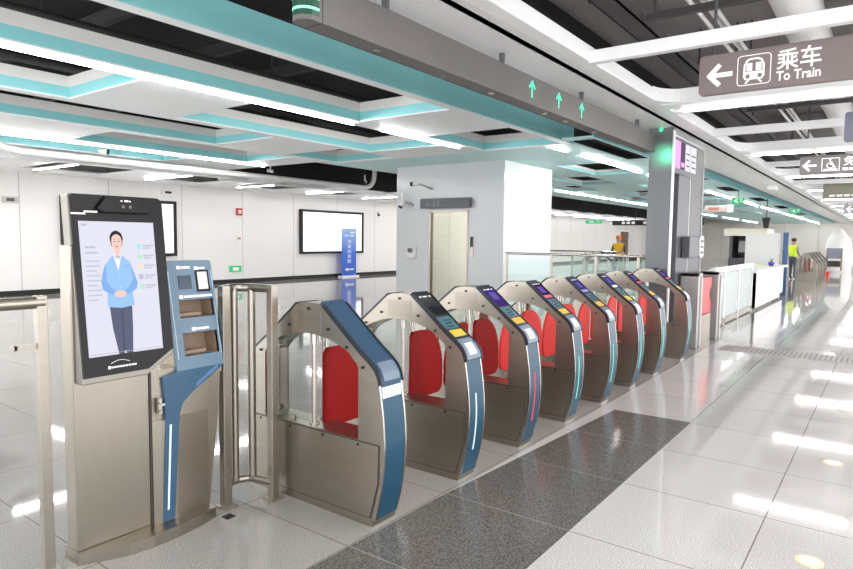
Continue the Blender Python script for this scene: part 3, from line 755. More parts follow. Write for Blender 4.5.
# ------------------------------------------------------------------ railings beside the kiosk
r = thing('barrier_rail', 'curved steel tube barrier between the kiosk and the first gate', 'railing', (2.25, 2.97, 0))
def sq(root, x, y, w, z1, name='post'):
    p = WB(root).box(x - w / 2, x + w / 2, y - w / 2, y + w / 2, 0, z1).build(name, steel, root, bevel=.003)
    WB(root).box(x - w * .95, x + w * .95, y - w * .95, y + w * .95, 0, .012).build('foot_plate', steel, p, bevel=.003)
sq(r, 2.149, 3.0, .05, 1.272); sq(r, 2.385, 2.872, .047, 1.272)
bow = [(2.149, 3.0), (2.18, 3.04), (2.26, 3.07), (2.34, 3.04), (2.365, 2.96), (2.385, 2.872)]
bw = cr(bow, 5)
WB(r).tube([(a, b, 1.25) for a, b in bw], .025, 12).build('top_rail', steel, r)
WB(r).tube([(a, b, .10) for a, b in bw], .025, 12).build('bottom_rail', steel, r)
for a, b in ((2.262, 3.066), (2.352, 3.02)): WB(r).tube([(a, b, .10), (a, b, 1.25)], .024, 12).build('upright', steel, r)
r = thing('handrail', 'steel handrail ending in a square post in front of the screen kiosk', 'railing', (1.2, 3.05, 0))
sq(r, 1.222, 3.05, .045, 1.275)
WB(r).tube([(-3.0, 3.05, 1.245), (1.235, 3.05, 1.245)], .028, 14).build('rail', steel, r)
WB(r).box(1.11, 1.205, 3.04, 3.05, 1.038, 1.062).cyl((1.11, 3.04, 1.05), (1.11, 3.052, 1.05), .013, 14).build('bracket', steel, r)
sq(r, -1.5, 3.05, .045, 1.275)
o = MB().box(2.045, 2.10, 2.845, 2.90, .0, .003).build('floor_socket', blackmat); tag(o, 'small dark square floor socket by the foot of the tube barrier', 'floor socket')

# ------------------------------------------------------------------ gantry over the gates
GK = 1.066
class GB(WB):
    def add(s, vs, fs, mi=0, smooth=False):
        return super().add([(p[0] * GK, p[1] * GK, 0 if p[2] == 0 else 1.55 + GK * (p[2] - 1.55)) for p in vs], fs, mi, smooth)
G = thing('gate_gantry', 'long dark grey overhead gantry beam with green arrows, on a tall grey column', 'gantry', (9.02, 2.6, 0))
bm_ = GB(G)
pl = [(2.40 - .07 * math.sin(t), 2.60 + .07 * math.cos(t)) for t in [i * math.pi / 12 for i in range(13)]]
bm_.prism(pl + [(8.36, 2.53), (8.36, 2.67)], 2.70, 2.935, 'z'); be = bm_.build('beam', beam_g, G)
for z in (2.762, 2.818, 2.874):
    q = [(2.40 - .0715 * math.sin(t), 2.60 + .0715 * math.cos(t)) for t in [i * math.pi / 12 for i in range(13)]] + [(2.43, 2.5285), (2.43, 2.6715)]
    GB(G).prism(q, z - .007, z + .007, 'z').build('ring_light', ring_e, be)
GB(G).prism([(2.40 - .0707 * math.sin(t), 2.60 + .0707 * math.cos(t)) for t in [i * math.pi / 12 for i in range(13)]] + [(2.43, 2.5293), (2.43, 2.6707)], 2.725, 2.93, 'z').build('end_cap', mat('end_cap_green', (14, 72, 54), 0.3, noise=0.05), be)
for xx in (4.905, 5.44, 5.97):
    a = GB(G); y = 2.5285
    a.box(xx - .011, xx + .011, y - .001, y, 2.758, 2.885)
    for s_ in (-1, 1): a.add([(xx, y - .0012, 2.905), (xx, y - .0012, 2.874), (xx + s_ * .048, y - .0012, 2.828), (xx + s_ * .060, y - .0012, 2.842)], [(0, 1, 2, 3)])
    a.build('green_arrow', green_e, be)
GB(G).box(2.452, 2.458, 2.5292, 2.6708, 2.699, 2.936).build('joint_gap', blackmat, be)
for xx in (3.0, 4.42, 6.0, 7.7):
    GB(G).cyl((xx, 2.55, 2.93), (xx, 2.55, 3.015), .024, 10).build('hanger', dark_g, be)
for xx in (2.98, 3.7, 4.35, 5.3, 5.75, 6.5):
    GB(G).cyl((xx, 2.60, 2.70), (xx, 2.60, 2.694), .025, 12).build('sensor', steel_b, be)
GB(G).box(8.36, 8.42, 2.305, 2.60, 0, 3.0).build('column', col_g, G, bevel=.008)
GB(G).box(8.355, 8.425, 2.288, 2.305, 0, 2.96).build('column_edge', white_p, G)
GB(G).cyl((8.355, 2.45, 2.99), (8.33, 2.45, 2.97), .022, 12).build('green_lamp', glow('green_lamp', (60, 220, 140), 2.0), G)
AX0, AX1, ZT, ZB = 8.425, 10.0, 2.90, 2.44
ar = GB(G)
arcp = lambda r_: [(AX1 - .12 + r_ * math.cos(t), ZT - .12 + r_ * math.sin(t)) for t in [i * math.pi / 12 for i in range(7)]]
ar.prism([(AX0, ZB), (9.34, ZB), (9.34, 0), (AX1, 0)] + arcp(.12) + [(AX0, ZT)], 2.305, 2.44, 'y')
ao = ar.build('display_arch', dark_g, G)
GB(G).prism([(AX1, 0), (AX1 + .015, 0)] + arcp(.135) + [(AX0, ZT + .015), (AX0, ZT)] + arcp(.12)[::-1], 2.29, 2.445, 'y').build('arch_edge', white_p, ao)
GB(G).box(8.75, 9.31, 2.315, 2.43, 0, ZB).build('arch_leg', dark_g, ao); GB(G).box(9.31, 9.345, 2.308, 2.43, 0, ZB).build('leg_seam', white_p, ao)
GB(G).box(8.45, 8.72, 2.297, 2.305, 2.51, 2.86).build('display', pink_e, ao)
d_ = GB(G); d_.box(8.72, 8.95, 2.297, 2.305, 2.51, 2.86, 0); d_.box(8.76, 8.92, 2.295, 2.297, 2.54, 2.60, 1); d_.build('display', [glow('dim_screen', (124, 106, 134), .6), pink_e], ao)
for a, b in ((8.98, 9.20), (9.25, 9.53)):
    d_ = GB(G); d_.box(a, b, 2.297, 2.305, 2.51, 2.86, 0)
    for j in range(3): d_.box(a + .03, b - .03 - .03 * (j % 2), 2.2955, 2.297, 2.57 + .08 * j, 2.585 + .08 * j, 1)
    d_.build('display', [white_e, scr['grey']], ao)
bx = thing('intercom_box', 'grey intercom box with an oval white button plate on the gantry leg', 'intercom', (10.07, 2.4, 1.48))
GB(bx).box(8.98, 9.80, 2.20, 2.304, 1.33, 1.62).build('body', dark_g, bx, bevel=.01)
ov = GB(bx); ov.prism([(9.62 + .12 * math.cos(t), 1.48 + (.09 if math.sin(t) > 0 else -.09) + .07 * math.sin(t)) for t in [i * math.pi / 10 for i in range(20)]], 2.19, 2.20, 'y'); ov.build('button_plate', white_p, bx)
for i in range(3):
    for j in range(2): GB(bx).cyl((9.575 + .09 * j, 2.19, 1.40 + .08 * i), (9.575 + .09 * j, 2.184, 1.40 + .08 * i), .026, 10).build('button', dark_g, bx)

# ------------------------------------------------------------------ wide gate behind the gantry
w = thing('wide_gate', 'wide access gate of grey cabinets with a red flap, beyond the gantry column', 'ticket gate', (10.4, 2.4, 0))
def cab(x0, x1, y0, y1, h, nm):
    c = WB(w); c.box(x0 + .03, x1 - .03, y0 + .02, y1 - .02, 0, h - .03); o = c.build(nm, steel_d, w, bevel=.02)
    f = WB(w)
    for a in (x0, x1 - .06): f.box(a, a + .06, y0, y1, 0, h)
    f.box(x0, x1, y0, y1, h - .06, h); f.build('cabinet_rim', mat('rim_grey', (176, 174, 172), 0.35, 0.5, noise=0.04) if 'rim_grey' not in MATS else MATS['rim_grey'], o, bevel=.012)
    return o
cab(9.55, 9.79, 2.19, 2.45, 1.10, 'cabinet')
cab(10.74, 11.0, 2.17, 2.45, 1.08, 'cabinet')
fl = WB(w); fl.prism([(9.84, .47), (10.56, .45), (10.58, .62), (10.46, .70), (10.46, .78), (10.58, .86), (10.58, 1.0), (9.84, 1.01)], 2.24, 2.265, 'y'); fl.build('flap', mat('flap_red', (216, 34, 34), 0.4, noise=0.05, emit=(216, 34, 34), estr=.15), w, bevel=.005)
WB(w).box(9.86, 10.5, 2.22, 2.30, 0, .45).build('flap_post', steel_d, w)

# ------------------------------------------------------------------ glass railing across the hall behind the gates
g = thing('glass_railing', 'clear glass railing with steel posts and handrail in front of the lift shaft', 'railing', (11.2, 4.6, 0))
ys = [6.25, 5.27, 4.38, 3.6, 2.95]
for y in ys: WB(g).box(11.18, 11.22, y - .018, y + .018, 0, 1.27).build('post', steel, g)
for a, b in zip(ys, ys[1:]): WB(g).box(11.194, 11.206, b + .03, a - .03, .08, 1.18).build('glass_panel', glass_t, g)
WB(g).tube([(11.2, 6.28, 1.275), (11.2, 2.92, 1.275)], .025, 12).build('handrail', steel_b, g)
g = thing('glass_railing', 'second glass railing farther off, past the side of the lift shaft', 'railing', (22, 9, 0))
for y in (12.3, 10.6, 9.0, 7.6): WB(g).box(21.98, 22.02, y - .02, y + .02, 0, 1.15).build('post', steel, g)
for a, b in ((12.3, 10.6), (10.6, 9.0), (9.0, 7.6)): WB(g).box(21.99, 22.01, b + .03, a - .03, .08, 1.05).build('glass_panel', glass_t, g)
WB(g).tube([(22, 12.3, 1.15), (22, 7.6, 1.15)], .03, 10).build('handrail', steel_b, g)
g = thing('glass_railing', 'teal glass railing by the far gates, under the person in orange', 'railing', (17, 6, 0))
for y in (7.35, 6.6, 5.8, 5.0, 4.3): WB(g).box(16.98, 17.02, y - .02, y + .02, 0, 1.12).build('post', steel, g)
for a, b in ((7.35, 6.6), (6.6, 5.8), (5.8, 5.0), (5.0, 4.3)): WB(g).box(16.99, 17.01, b + .03, a - .03, .08, 1.05).build('glass_panel', glass_t, g)
WB(g).tube([(17, 7.35, 1.13), (17, 4.3, 1.13)], .03, 10).build('handrail', steel_b, g)

# far gates across the hall (behind the teal glass)
for i, (x, y) in enumerate(((21.5, 8.35), (22.6, 8.35), (24.2, 7.2), (25.4, 7.2), (26.6, 7.2))):
    gate(x, ('steel ticket gate across the hall, second past the lift shaft', 'steel ticket gate across the hall, past the second one', 'steel ticket gate across the hall under the dark doorway', 'steel ticket gate across the hall, next after the one under the doorway', 'last steel ticket gate of those across the hall')[i],
         ('plum', 'violet', 'rose', strip_g), y=y, far_leaf=False, near_leaf=False, group='ticket gates across the hall', full=False)

# glass fence along the passage beyond the wide gate
g = thing('glass_fence', 'white framed glass fence along the passage, between the wide gate and the white desk', 'fence', (13.7, 2.5, 0))
for xx in (11.9, 12.8, 14.2, 15.68): WB(g).box(xx - .04, xx + .04, 2.47, 2.53, 0, 1.08).build('post', white_p, g)
for a, b in ((11.9, 12.8), (12.8, 14.2), (14.2, 15.68)):
    WB(g).box(a + .05, b - .05, 2.494, 2.506, .12, .98).build('glass_panel', glass_w, g)
WB(g).box(11.9, 15.74, 2.46, 2.54, 1.0, 1.09).build('top_rail', white_p, g); WB(g).box(11.9, 15.74, 2.47, 2.53, .03, .12).build('bottom_rail', steel_d, g)

# white desk and boards
d = thing('service_desk', 'white reception desk at the end of the glass fence', 'desk', (18.3, 2.7, 0))
WB(d).box(15.8, 19.6, 2.42, 2.48, .06, .86).box(15.8, 15.85, 2.42, 3.4, .06, .86).build('front_panel', white_p, d)
WB(d).box(15.75, 20.9, 2.38, 3.4, .86, .92).build('desk_top', white_p, d, bevel=.01)
WB(d).box(20.2, 20.95, 2.5, 3.3, .12, .86).build('drawer_unit', white_p, d)
for a, b in ((15.9, 2.5), (19.5, 2.5), (20.3, 2.6), (20.85, 2.6)): WB(d).box(a, a + .06, b, b + .06, 0, .12).build('foot', steel_d, d)
pb = thing('flower_pot', 'small purple pot with leaves on the white desk', 'pot', (19.3, 2.6, .92))
WB(pb).tube([(19.3, 2.6, .92), (19.3, 2.6, .99), (19.3, 2.6, 1.03)], [.05, .075, .07], 12).build('pot', mat('pot_purple', (84, 60, 170), 0.4, noise=0.05), pb)
for a in range(5): WB(pb).tube([(19.3, 2.6, 1.02), (19.3 + .05 * math.cos(a * 1.26), 2.6 + .05 * math.sin(a * 1.26), 1.12)], [.012, .003], 6).build('leaf', mat('leaf_green', (96, 128, 70), 0.6, noise=0.1) if 'leaf_green' not in MATS else MATS['leaf_green'], pb)
o = MB().box(19.05, 19.55, 2.75, 3.2, .92, .945).build('paper_stack', mat('paper_cream', (226, 220, 176), 0.7, noise=0.05)); tag(o, 'flat stack of cream papers on the white desk', 'papers')
bd = thing('display_board', 'tall plain white board standing behind the white desk', 'board', (21.35, 2.9, 0))
WB(bd).add([(21.3, 2.68, .3), (21.3, 3.6, .3), (21.3, 3.6, 1.84), (21.3, 2.68, 1.84), (21.35, 2.68, .3), (21.35, 3.6, .3), (21.35, 3.6, 1.84), (21.35, 2.68, 1.84)], [(0, 1, 2, 3), (7, 6, 5, 4), (0, 3, 7, 4), (1, 5, 6, 2), (3, 2, 6, 7), (0, 4, 5, 1)]).build('panel', white_p, bd)
for y in (2.78, 3.45): WB(bd).box(21.12, 21.52, y, y + .05, 0, .3).build('foot', steel_d, bd)
o = MB().box(21.2, 21.3, 2.44, 2.58, 0, 1.86).build('blue_post', mat('post_blue', (62, 94, 138), 0.4, noise=0.05), bevel=.01); tag(o, 'slender blue upright post beside the white boards', 'post')
bt = thing('service_booth', 'dark open booth with cream top behind the glass fence', 'booth', (24.4, 4.1, 0))
WB(bt).box(24.2, 25.4, 3.5, 3.6, 0, 1.8).box(24.2, 25.4, 4.5, 4.6, 0, 1.8).box(25.3, 25.4, 3.6, 4.5, 0, 1.8).build('frame', dark_g, bt)
WB(bt).box(24.0, 25.5, 3.4, 4.75, 1.78, 2.02).build('top_board', mat('cream', (230, 222, 206), 0.5, noise=0.03), bt)
WB(bt).box(24.1, 24.25, 3.5, 4.6, 0, 1.0).build('counter', dark_g, bt); WB(bt).box(24.2, 24.7, 3.8, 4.3, 1.2, 1.6).build('shelf_unit', mat('shelf_grey', (150, 148, 146), 0.5, noise=0.1), bt)

# ------------------------------------------------------------------ second gate row far along the passage
for i, x in enumerate((28.4, 29.6, 31.0, 32.6)):
    g_ = gate(x, ('small distant ticket gate with a red flap, past the blue post', 'distant ticket gate, second past the blue post', 'distant ticket gate, third past the blue post', 'distant ticket gate by the red bucket')[i],
         ('plum', 'violet', 'rose', strip_r), y=2.62, far_leaf=True, near_leaf=i == 0, group='distant ticket gates', full=False, redm=red1)
    g_.scale = (1, .66, 1)
o = thing('metal_fence', 'thin steel fence rails behind the distant ticket gates', 'fence', (30, 3.9, 0))
for i in range(9): WB(o).tube([(26 + i, 3.75, 0), (26 + i, 3.75, 1.1)], .025, 8).build('post', steel, o)
WB(o).tube([(26, 3.75, 1.1), (34, 3.75, 1.1)], .03, 8).build('rail', steel, o)
# wrapped machine and cart
t = thing('wrapped_machine', 'tall machine wrapped in white plastic sheeting by the far wall', 'machine', (43, 2.5, 0))
wr = WB(t); secs = []
prof = [(.62, 0), (.68, .5), (.66, 1.1), (.62, 1.5), (.5, 1.85), (.3, 2.15), (.12, 2.35), (.03, 2.42)]
n = 20; vs = []; fs = []
for k, (rr, z) in enumerate(prof):
    for i in range(n):
        a = 2 * math.pi * i / n; q = rr * (1 + .06 * math.sin(5 * a + z * 3) + .04 * math.sin(9 * a))
        vs.append((43 + q * math.cos(a) * 1.0, 2.42 + q * math.sin(a) * 1.0, z))
for k in range(len(prof) - 1):
    for i in range(n): fs.append((k * n + i, k * n + (i + 1) % n, (k + 1) * n + (i + 1) % n, (k + 1) * n + i))
fs.append([(len(prof) - 1) * n + i for i in range(n)])
wr.add(vs, fs, 0, True); wr.build('plastic_wrap', mat('plastic_white', (238, 236, 234), 0.4, noise=0.05, bump=.3), t)
t = thing('trolley', 'grey steel trolley with boxes parked in front of the wrapped machine', 'trolley', (40, 2.4, 0))
for a in (39.7, 40.3):
    for b in (2.1, 2.75): WB(t).box(a - .02, a + .02, b - .02, b + .02, .1, 1.3).build('leg', steel_d, t)
for z in (.3, .75): WB(t).box(39.68, 40.32, 2.08, 2.77, z, z + .04).build('shelf', steel_d, t)
bx_ = MB().box(39.72, 40.28, 2.12, 2.74, .79, 1.3).build('crate', mat('crate_bluegrey', (140, 142, 160), 0.6, noise=0.3, nscale=12)); tag(bx_, 'blue grey crate on the upper shelf of the steel trolley', 'crate')
bx_ = MB().box(39.75, 40.25, 2.15, 2.7, .34, .62).build('crate', mat('crate_dark', (60, 56, 54), 0.6, noise=0.1)); tag(bx_, 'dark crate on the lower shelf of the steel trolley', 'crate')
bk = thing('bucket', 'small red bucket on the floor in front of the trolley', 'bucket', (35.4, 2.45, 0))
WB(bk).tube([(35.4, 2.45, 0), (35.4, 2.45, .22)], [.13, .17], 14).build('pail', mat('bucket_red', (214, 50, 42), 0.4, noise=0.05), bk)
WB(bk).tube([(35.4 + .17 * math.cos(t), 2.45, .22 + .17 * math.sin(t)) for t in [i * math.pi / 8 for i in range(9)]], .008, 6).build('handle', steel_d, bk)

# ------------------------------------------------------------------ people
def person(label, loc, rz, vest, trousers, hairmat, helmet, carry=False):
    t = thing('person', label, 'person', loc, rz=rz)
    bm = bmesh.new(); sk = bm.verts.layers.skin.verify()
    J = {'pel': ((0, 0, .95), .15), 'bel': ((0, .01, 1.1), .15), 'che': ((0, .01, 1.32), .17), 'nek': ((0, 0, 1.47), .06), 'hd0': ((0, -.02, 1.55), .075), 'hd1': ((0, -.02, 1.66), .09),
         'shL': ((.17, 0, 1.40), .07), 'elL': ((.23, .02, 1.13), .05), 'wrL': ((.20, -.16, 1.0), .035), 'haL': ((.16, -.24, .99), .035),
         'shR': ((-.17, 0, 1.40), .07), 'elR': ((-.23, .02, 1.13), .05), 'wrR': ((-.20, -.16, 1.0), .035), 'haR': ((-.16, -.24, .99), .035),
         'hpL': ((.09, 0, .88), .10), 'knL': ((.10, -.01, .48), .065), 'anL': ((.10, .01, .09), .045), 'toL': ((.11, -.15, .04), .04),
         'hpR': ((-.09, 0, .88), .10), 'knR': ((-.10, -.01, .48), .065), 'anR': ((-.10, .01, .09), .045), 'toR': ((-.11, -.15, .04), .04)}
    V = {}
    for k_, (p, q) in J.items():
        V[k_] = bm.verts.new(p); V[k_][sk].radius = (q, q * (.72 if k_ in ('pel', 'bel', 'che') else 1))
    V['pel'][sk].use_root = True
    for a, b in (('pel', 'bel'), ('bel', 'che'), ('che', 'nek'), ('nek', 'hd0'), ('hd0', 'hd1'), ('che', 'shL'), ('shL', 'elL'), ('elL', 'wrL'), ('wrL', 'haL'), ('che', 'shR'), ('shR', 'elR'), ('elR', 'wrR'), ('wrR', 'haR'),
                 ('pel', 'hpL'), ('hpL', 'knL'), ('knL', 'anL'), ('anL', 'toL'), ('pel', 'hpR'), ('hpR', 'knR'), ('knR', 'anR'), ('anR', 'toR')): bm.edges.new((V[a], V[b]))
    me = bpy.data.meshes.new('sk'); bm.to_mesh(me); bm.free()
    o = bpy.data.objects.new('sk', me); COL.objects.link(o)
    o.modifiers.new('s', 'SKIN'); ss = o.modifiers.new('u', 'SUBSURF'); ss.levels = 2; ss.render_levels = 2
    dg = bpy.context.evaluated_depsgraph_get(); dg.update()
    bme = bpy.data.meshes.new_from_object(o.evaluated_get(dg)); bpy.data.objects.remove(o)
    bme.materials.clear()
    skin = MATS.get('skin') or mat('skin', (206, 160, 136), 0.6, noise=0.03)
    shoe = MATS.get('shoe') or mat('shoe', (40, 38, 38), 0.6, noise=0.05)
    sleeve = MATS.get('sleeve' + vest.name) or mat('sleeve' + vest.name, (150, 152, 156) if not helmet else (58, 54, 50), 0.8, noise=0.05)
    for m_ in (skin, vest, trousers, shoe, sleeve): bme.materials.append(m_)
    for p in bme.polygons:
        c = p.center; p.use_smooth = True
        p.material_index = 3 if c.z < .09 else 2 if c.z < .97 and abs(c.x) < .21 and c.y > -.13 else (0 if c.z > 1.46 or c.y < -.14 else (4 if abs(c.x) > .19 else 1))
    body = link('body', bme, t)
    # face, ears, hair
    MB().ball((0, -.112, 1.625), (.014, .02, .022), 0, 8, 5).build('nose', skin, t)
    for s_ in (-1, 1):
        MB().ball((s_ * .034, -.098, 1.655), .012, 0, 8, 5).build('eye', shoe, t); MB().ball((s_ * .09, -.02, 1.63), (.014, .022, .032), 0, 8, 5).build('ear', skin, t)
    MB().ball((0, -.100, 1.578), (.026, .012, .008), 0, 8, 5).build('mouth', mat('lips', (170, 96, 90), 0.6, noise=0.02) if 'lips' not in MATS else MATS['lips'], t)
    h = MB(); h.ball((0, 0.005, 1.69), (.105, .115, .085), 0, 14, 8)
    if helmet: h.prism([(.12 * math.cos(q), -.02 + .15 * math.sin(q)) for q in [i * math.pi / 8 for i in range(16)]], 1.672, 1.684, 'z')
    h.build('safety_helmet' if helmet else 'hair', hairmat, t)
    for s_ in (-1, 1):
        hd = MB()
        for f in range(4): hd.tube([(s_ * .16 + (f - 1.5) * .016, -.24, .99), (s_ * .16 + (f - 1.5) * .017, -.285, .975), (s_ * .155 + (f - 1.5) * .015, -.31 + .004 * abs(f - 1.3), .95)], [.010, .009, .007], 7)
        hd.tube([(s_ * .135, -.21, .99), (s_ * .115, -.25, .985), (s_ * .115, -.275, .97)], [.011, .010, .008], 7)
        hd.build('fingers', skin, body)
    return t
person('person in a yellow and orange vest and orange helmet standing across the hall', (24.0, 8.5, 0), R(-70), mat('vest_amber', (214, 164, 30), 0.7, noise=0.1), mat('trousers_dark', (52, 50, 58), 0.8, noise=0.05), mat('helmet_orange', (232, 120, 30), 0.4, noise=0.03), True)
person('person in a bright lime safety vest standing past the blue post', (31.0, 3.36, 0), R(60), mat('vest_lime', (206, 232, 40), 0.6, noise=0.06, emit=(206, 232, 40), estr=.12), mat('trousers_grey', (88, 94, 110), 0.8, noise=0.05), mat('hair_brown', (66, 48, 42), 0.7, noise=0.1), False)

# ------------------------------------------------------------------ lift
lf = thing('lift', 'stainless steel two-leaf lift door in the white shaft', 'lift', (11.6, 7.945, 0))
for a, b in ((7.46, 7.943), (7.947, 8.43)): WB(lf).box(11.60, 11.63, a, b, 0, 2.14).build('door_leaf', mat('lift_steel', (158, 156, 144), 0.24, 1.0, noise=0.10, nscale=3, stretch=(1, 1, 5)) if 'lift_steel' not in MATS else MATS['lift_steel'], lf)
WB(lf).box(11.545, 11.64, 7.42, 7.462, 0, 2.17).box(11.545, 11.64, 8.428, 8.47, 0, 2.17).box(11.545, 11.64, 7.42, 8.47, 2.14, 2.175).build('door_frame', steel, lf)
cb_ = thing('call_panel', 'narrow steel lift call panel beside the lift door', 'call panel', (11.55, 7.32, 1.4))
WB(cb_).box(11.545, 11.575, 7.27, 7.37, 1.15, 1.62).build('plate', steel, cb_); WB(cb_).box(11.54, 11.545, 7.285, 7.355, 1.38, 1.6).build('display', blackm, cb_); WB(cb_).cyl((11.545, 7.32, 1.25), (11.535, 7.32, 1.25), .02, 12).build('button', white_p, cb_)
ic = thing('wall_intercom', 'small pale grey intercom on the shaft wall next to the lift', 'intercom', (11.55, 9.0, 1.2))
WB(ic).box(11.53, 11.56, 8.83, 9.1, 1.08, 1.34).build('case', mat('case_grey', (206, 206, 206), 0.5, noise=0.03), ic, bevel=.008); WB(ic).box(11.525, 11.53, 8.93, 9.07, 1.22, 1.32).build('panel', dark_g, ic)
ls = thing('lift_sign', 'dark grey sign board with wheelchair mark above the lift door', 'sign', (11.5, 7.98, 2.33))
WB(ls).box(11.44, 11.50, 7.32, 8.65, 2.225, 2.445).build('board', sign_d, ls); WB(ls).box(11.50, 11.56, 7.5, 7.56, 2.3, 2.36).build('mount', dark_g, ls)
# sign graphics are laid out on (u, v): u along the board as read, v up
def board(x, ystart, z0):
    return lambda u, v, d=0.0: (x - .0005 - d, ystart - u, z0 + v)
def stroke(mb, fn, pts, w, d=.002, mi=0):
    for (a, b) in zip(pts, pts[1:]):
        a = Vector(a); b = Vector(b); t = (b - a).normalized(); nrm = Vector((-t.y, t.x)) * w / 2; a = a - t * w * .3; b = b + t * w * .3
        q = [a + nrm, b + nrm, b - nrm, a - nrm]
        mb.add([fn(p.x, p.y, d) for p in q] + [fn(p.x, p.y, 0) for p in q], [(0, 1, 2, 3), (0, 4, 5, 1), (1, 5, 6, 2), (2, 6, 7, 3), (3, 7, 4, 0)], mi)
def disc(mb, fn, c, r_, d=.002, mi=0, n=16): mb.add([fn(c[0] + r_ * math.cos(2 * math.pi * i / n), c[1] + r_ * math.sin(2 * math.pi * i / n), d) for i in range(n)], [list(range(n))], mi)
def wheelchair(mb, fn, c, s_):
    q = lambda a, b: (c[0] + a * s_, c[1] + b * s_)
    disc(mb, fn, q(-.05, .42), .09 * s_)
    stroke(mb, fn, [q(-.05, .3), q(-.02, -.02), q(.2, -.02), q(.32, -.34), q(.42, -.3)], .085 * s_)
    stroke(mb, fn, [q(-.03, .16), q(.16, .16)], .06 * s_)
    stroke(mb, fn, [q(-.04 + .27 * math.cos(t), -.16 + .27 * math.sin(t)) for t in [R(120) + i * R(22) for i in range(12)]], .06 * s_)
def backarrow(mb, fn, c, s_, w_):
    stroke(mb, fn, [(c[0] + .5 * s_, c[1] + .5 * s_), (c[0] + .02 * s_, c[1]), (c[0] + .5 * s_, c[1] - .5 * s_)], w_)
    stroke(mb, fn, [(c[0] + .1 * s_, c[1]), (c[0] + 1.12 * s_, c[1])], w_)
m_ = WB(ls); fn = board(11.44, 8.65, 2.225); wheelchair(m_, fn, (.2, .11), .13)
for i, u in enumerate((.39, .50)): stroke(m_, fn, [(u, .05), (u, .17)], .012); 
stroke(m_, fn, [(.37, .08), (.41, .06)], .01); stroke(m_, fn, [(.48, .15), (.52, .15)], .01); stroke(m_, fn, [(.48, .07), (.52, .07)], .01)
m_.build('lettering', mat('dim_lettering', (150, 154, 162), 0.4, noise=0.01), ls)

# ------------------------------------------------------------------ signs over the passage
def hang_sign(name, label, x, yl, yr, z0, z1, board_m, art, cord=True, thick=.06):
    t = thing(name, label, 'sign', (x, (yl + yr) / 2, z0))
    bo = MB(); 
    rr = .03
    poly = [(yl - rr + rr * math.cos(a), z) for a, z in ()]
    pts = []
    for (cy_, cz_, a0) in ((yr + rr, z0 + rr, 180), (yl - rr, z0 + rr, 270), (yl - rr, z1 - rr, 0), (yr + rr, z1 - rr, 90)):
        for i in range(5): pts.append((cy_ + rr * math.cos(R(a0 + 22.5 * i)), cz_ + rr * math.sin(R(a0 + 22.5 * i))))
    w_ = WB(t); w_.prism(pts, x, x + thick, 'x'); w_.build('board', board_m, t)
    m_ = WB(t); art(m_, board(x, yl, z0)); m_.build('lettering', letter, t)
    for y in (yl - .1, yl - .1 - .85 * (yl - yr)): WB(t).cyl((x + thick / 2, y, z1), (x + thick / 2, y, 4.4), .012, 8).build('hanger', dark_g, t)
    return t
def art_train(m, f):
    backarrow(m, f, (.075, .145), .145, .036)
    # rounded frame
    fr = []
    x0, x1, y0, y1, rr = .285, .515, .04, .265, .025
    for (cu, cv_, a0) in ((x1 - rr, y1 - rr, 0), (x0 + rr, y1 - rr, 90), (x0 + rr, y0 + rr, 180), (x1 - rr, y0 + rr, 270)):
        for i in range(5): fr.append((cu + rr * math.cos(R(a0 + 22.5 * i)), cv_ + rr * math.sin(R(a0 + 22.5 * i))))
    stroke(m, f, fr + [fr[0]], .006)
    # train front: outline with windows and lamps left open
    def quad(u0, u1, v0, v1): m.add([f(u0, v0, .002), f(u1, v0, .002), f(u1, v1, .002), f(u0, v1, .002)], [(0, 1, 2, 3)])
    c = .40
    stroke(m, f, [(c - .068, .10), (c - .066, .19), (c - .05, .225), (c - .025, .236), (c + .025, .236), (c + .05, .225), (c + .066, .19), (c + .068, .10)], .014)
    quad(c - .052, c - .012, .145, .205); quad(c + .012, c + .052, .145, .205)
    quad(c - .066, c + .066, .120, .140)
    quad(c - .066, c - .056, .085, .12); quad(c - .028, c + .028, .085, .12); quad(c + .056, c + .066, .085, .12)
    quad(c - .062, c + .062, .078, .090)
    stroke(m, f, [(c - .035, .075), (c - .055, .055)], .012); stroke(m, f, [(c + .035, .075), (c + .055, .055)], .012)
    m.text('乘车', .165, lambda u, v, d: f(.555 + u, .135 + v, d), bold=.012, width=.29)
    m.text('To Train', .098, lambda u, v, d: f(.555 + u, .045 + v, d), bold=.02, width=.29)
hang_sign('hanging_sign', 'large taupe hanging sign with arrow and train mark reading To Train', 5.5, 1.33, -.9, 2.735, 3.045, sign_g, art_train)
def art_wc(m, f):
    backarrow(m, f, (.06, .15), .16, .035)
    x0, x1, y0, y1 = .33, .58, .05, .26
    stroke(m, f, [(x0, y0), (x1, y0), (x1, y1), (x0, y1), (x0, y0)], .008)
    wheelchair(m, f, (.455, .165), .17); stroke(m, f, [(.36, .075), (.55, .075)], .012)
    m.text('免费', .17, lambda u, v, d: f(.64 + u, .14 + v, d), bold=.01, width=.36)
    for i in range(6): stroke(m, f, [(.64 + .09 * i, .07), (.69 + .09 * i, .07)], .04)
hang_sign('hanging_sign', 'grey hanging sign with arrow and wheelchair mark, past the train sign', 12.75, 1.36, -.9, 2.735, 3.05, mat('sign_grey', (88, 84, 84), 0.4, noise=0.04), art_wc)
def art_3(m, f):
    m.text('客服', .2, lambda u, v, d: f(1.3 + u, .13 + v, d), bold=.01, width=.5)
    for i in range(9): stroke(m, f, [(.16 + .16 * i, .07), (.26 + .16 * i, .07)], .05)
hang_sign('hanging_sign', 'olive grey hanging sign beyond the wheelchair sign', 19.5, 1.52, -1.5, 2.72, 3.1, mat('sign_olive', (136, 132, 116), 0.4, noise=0.04), art_3)
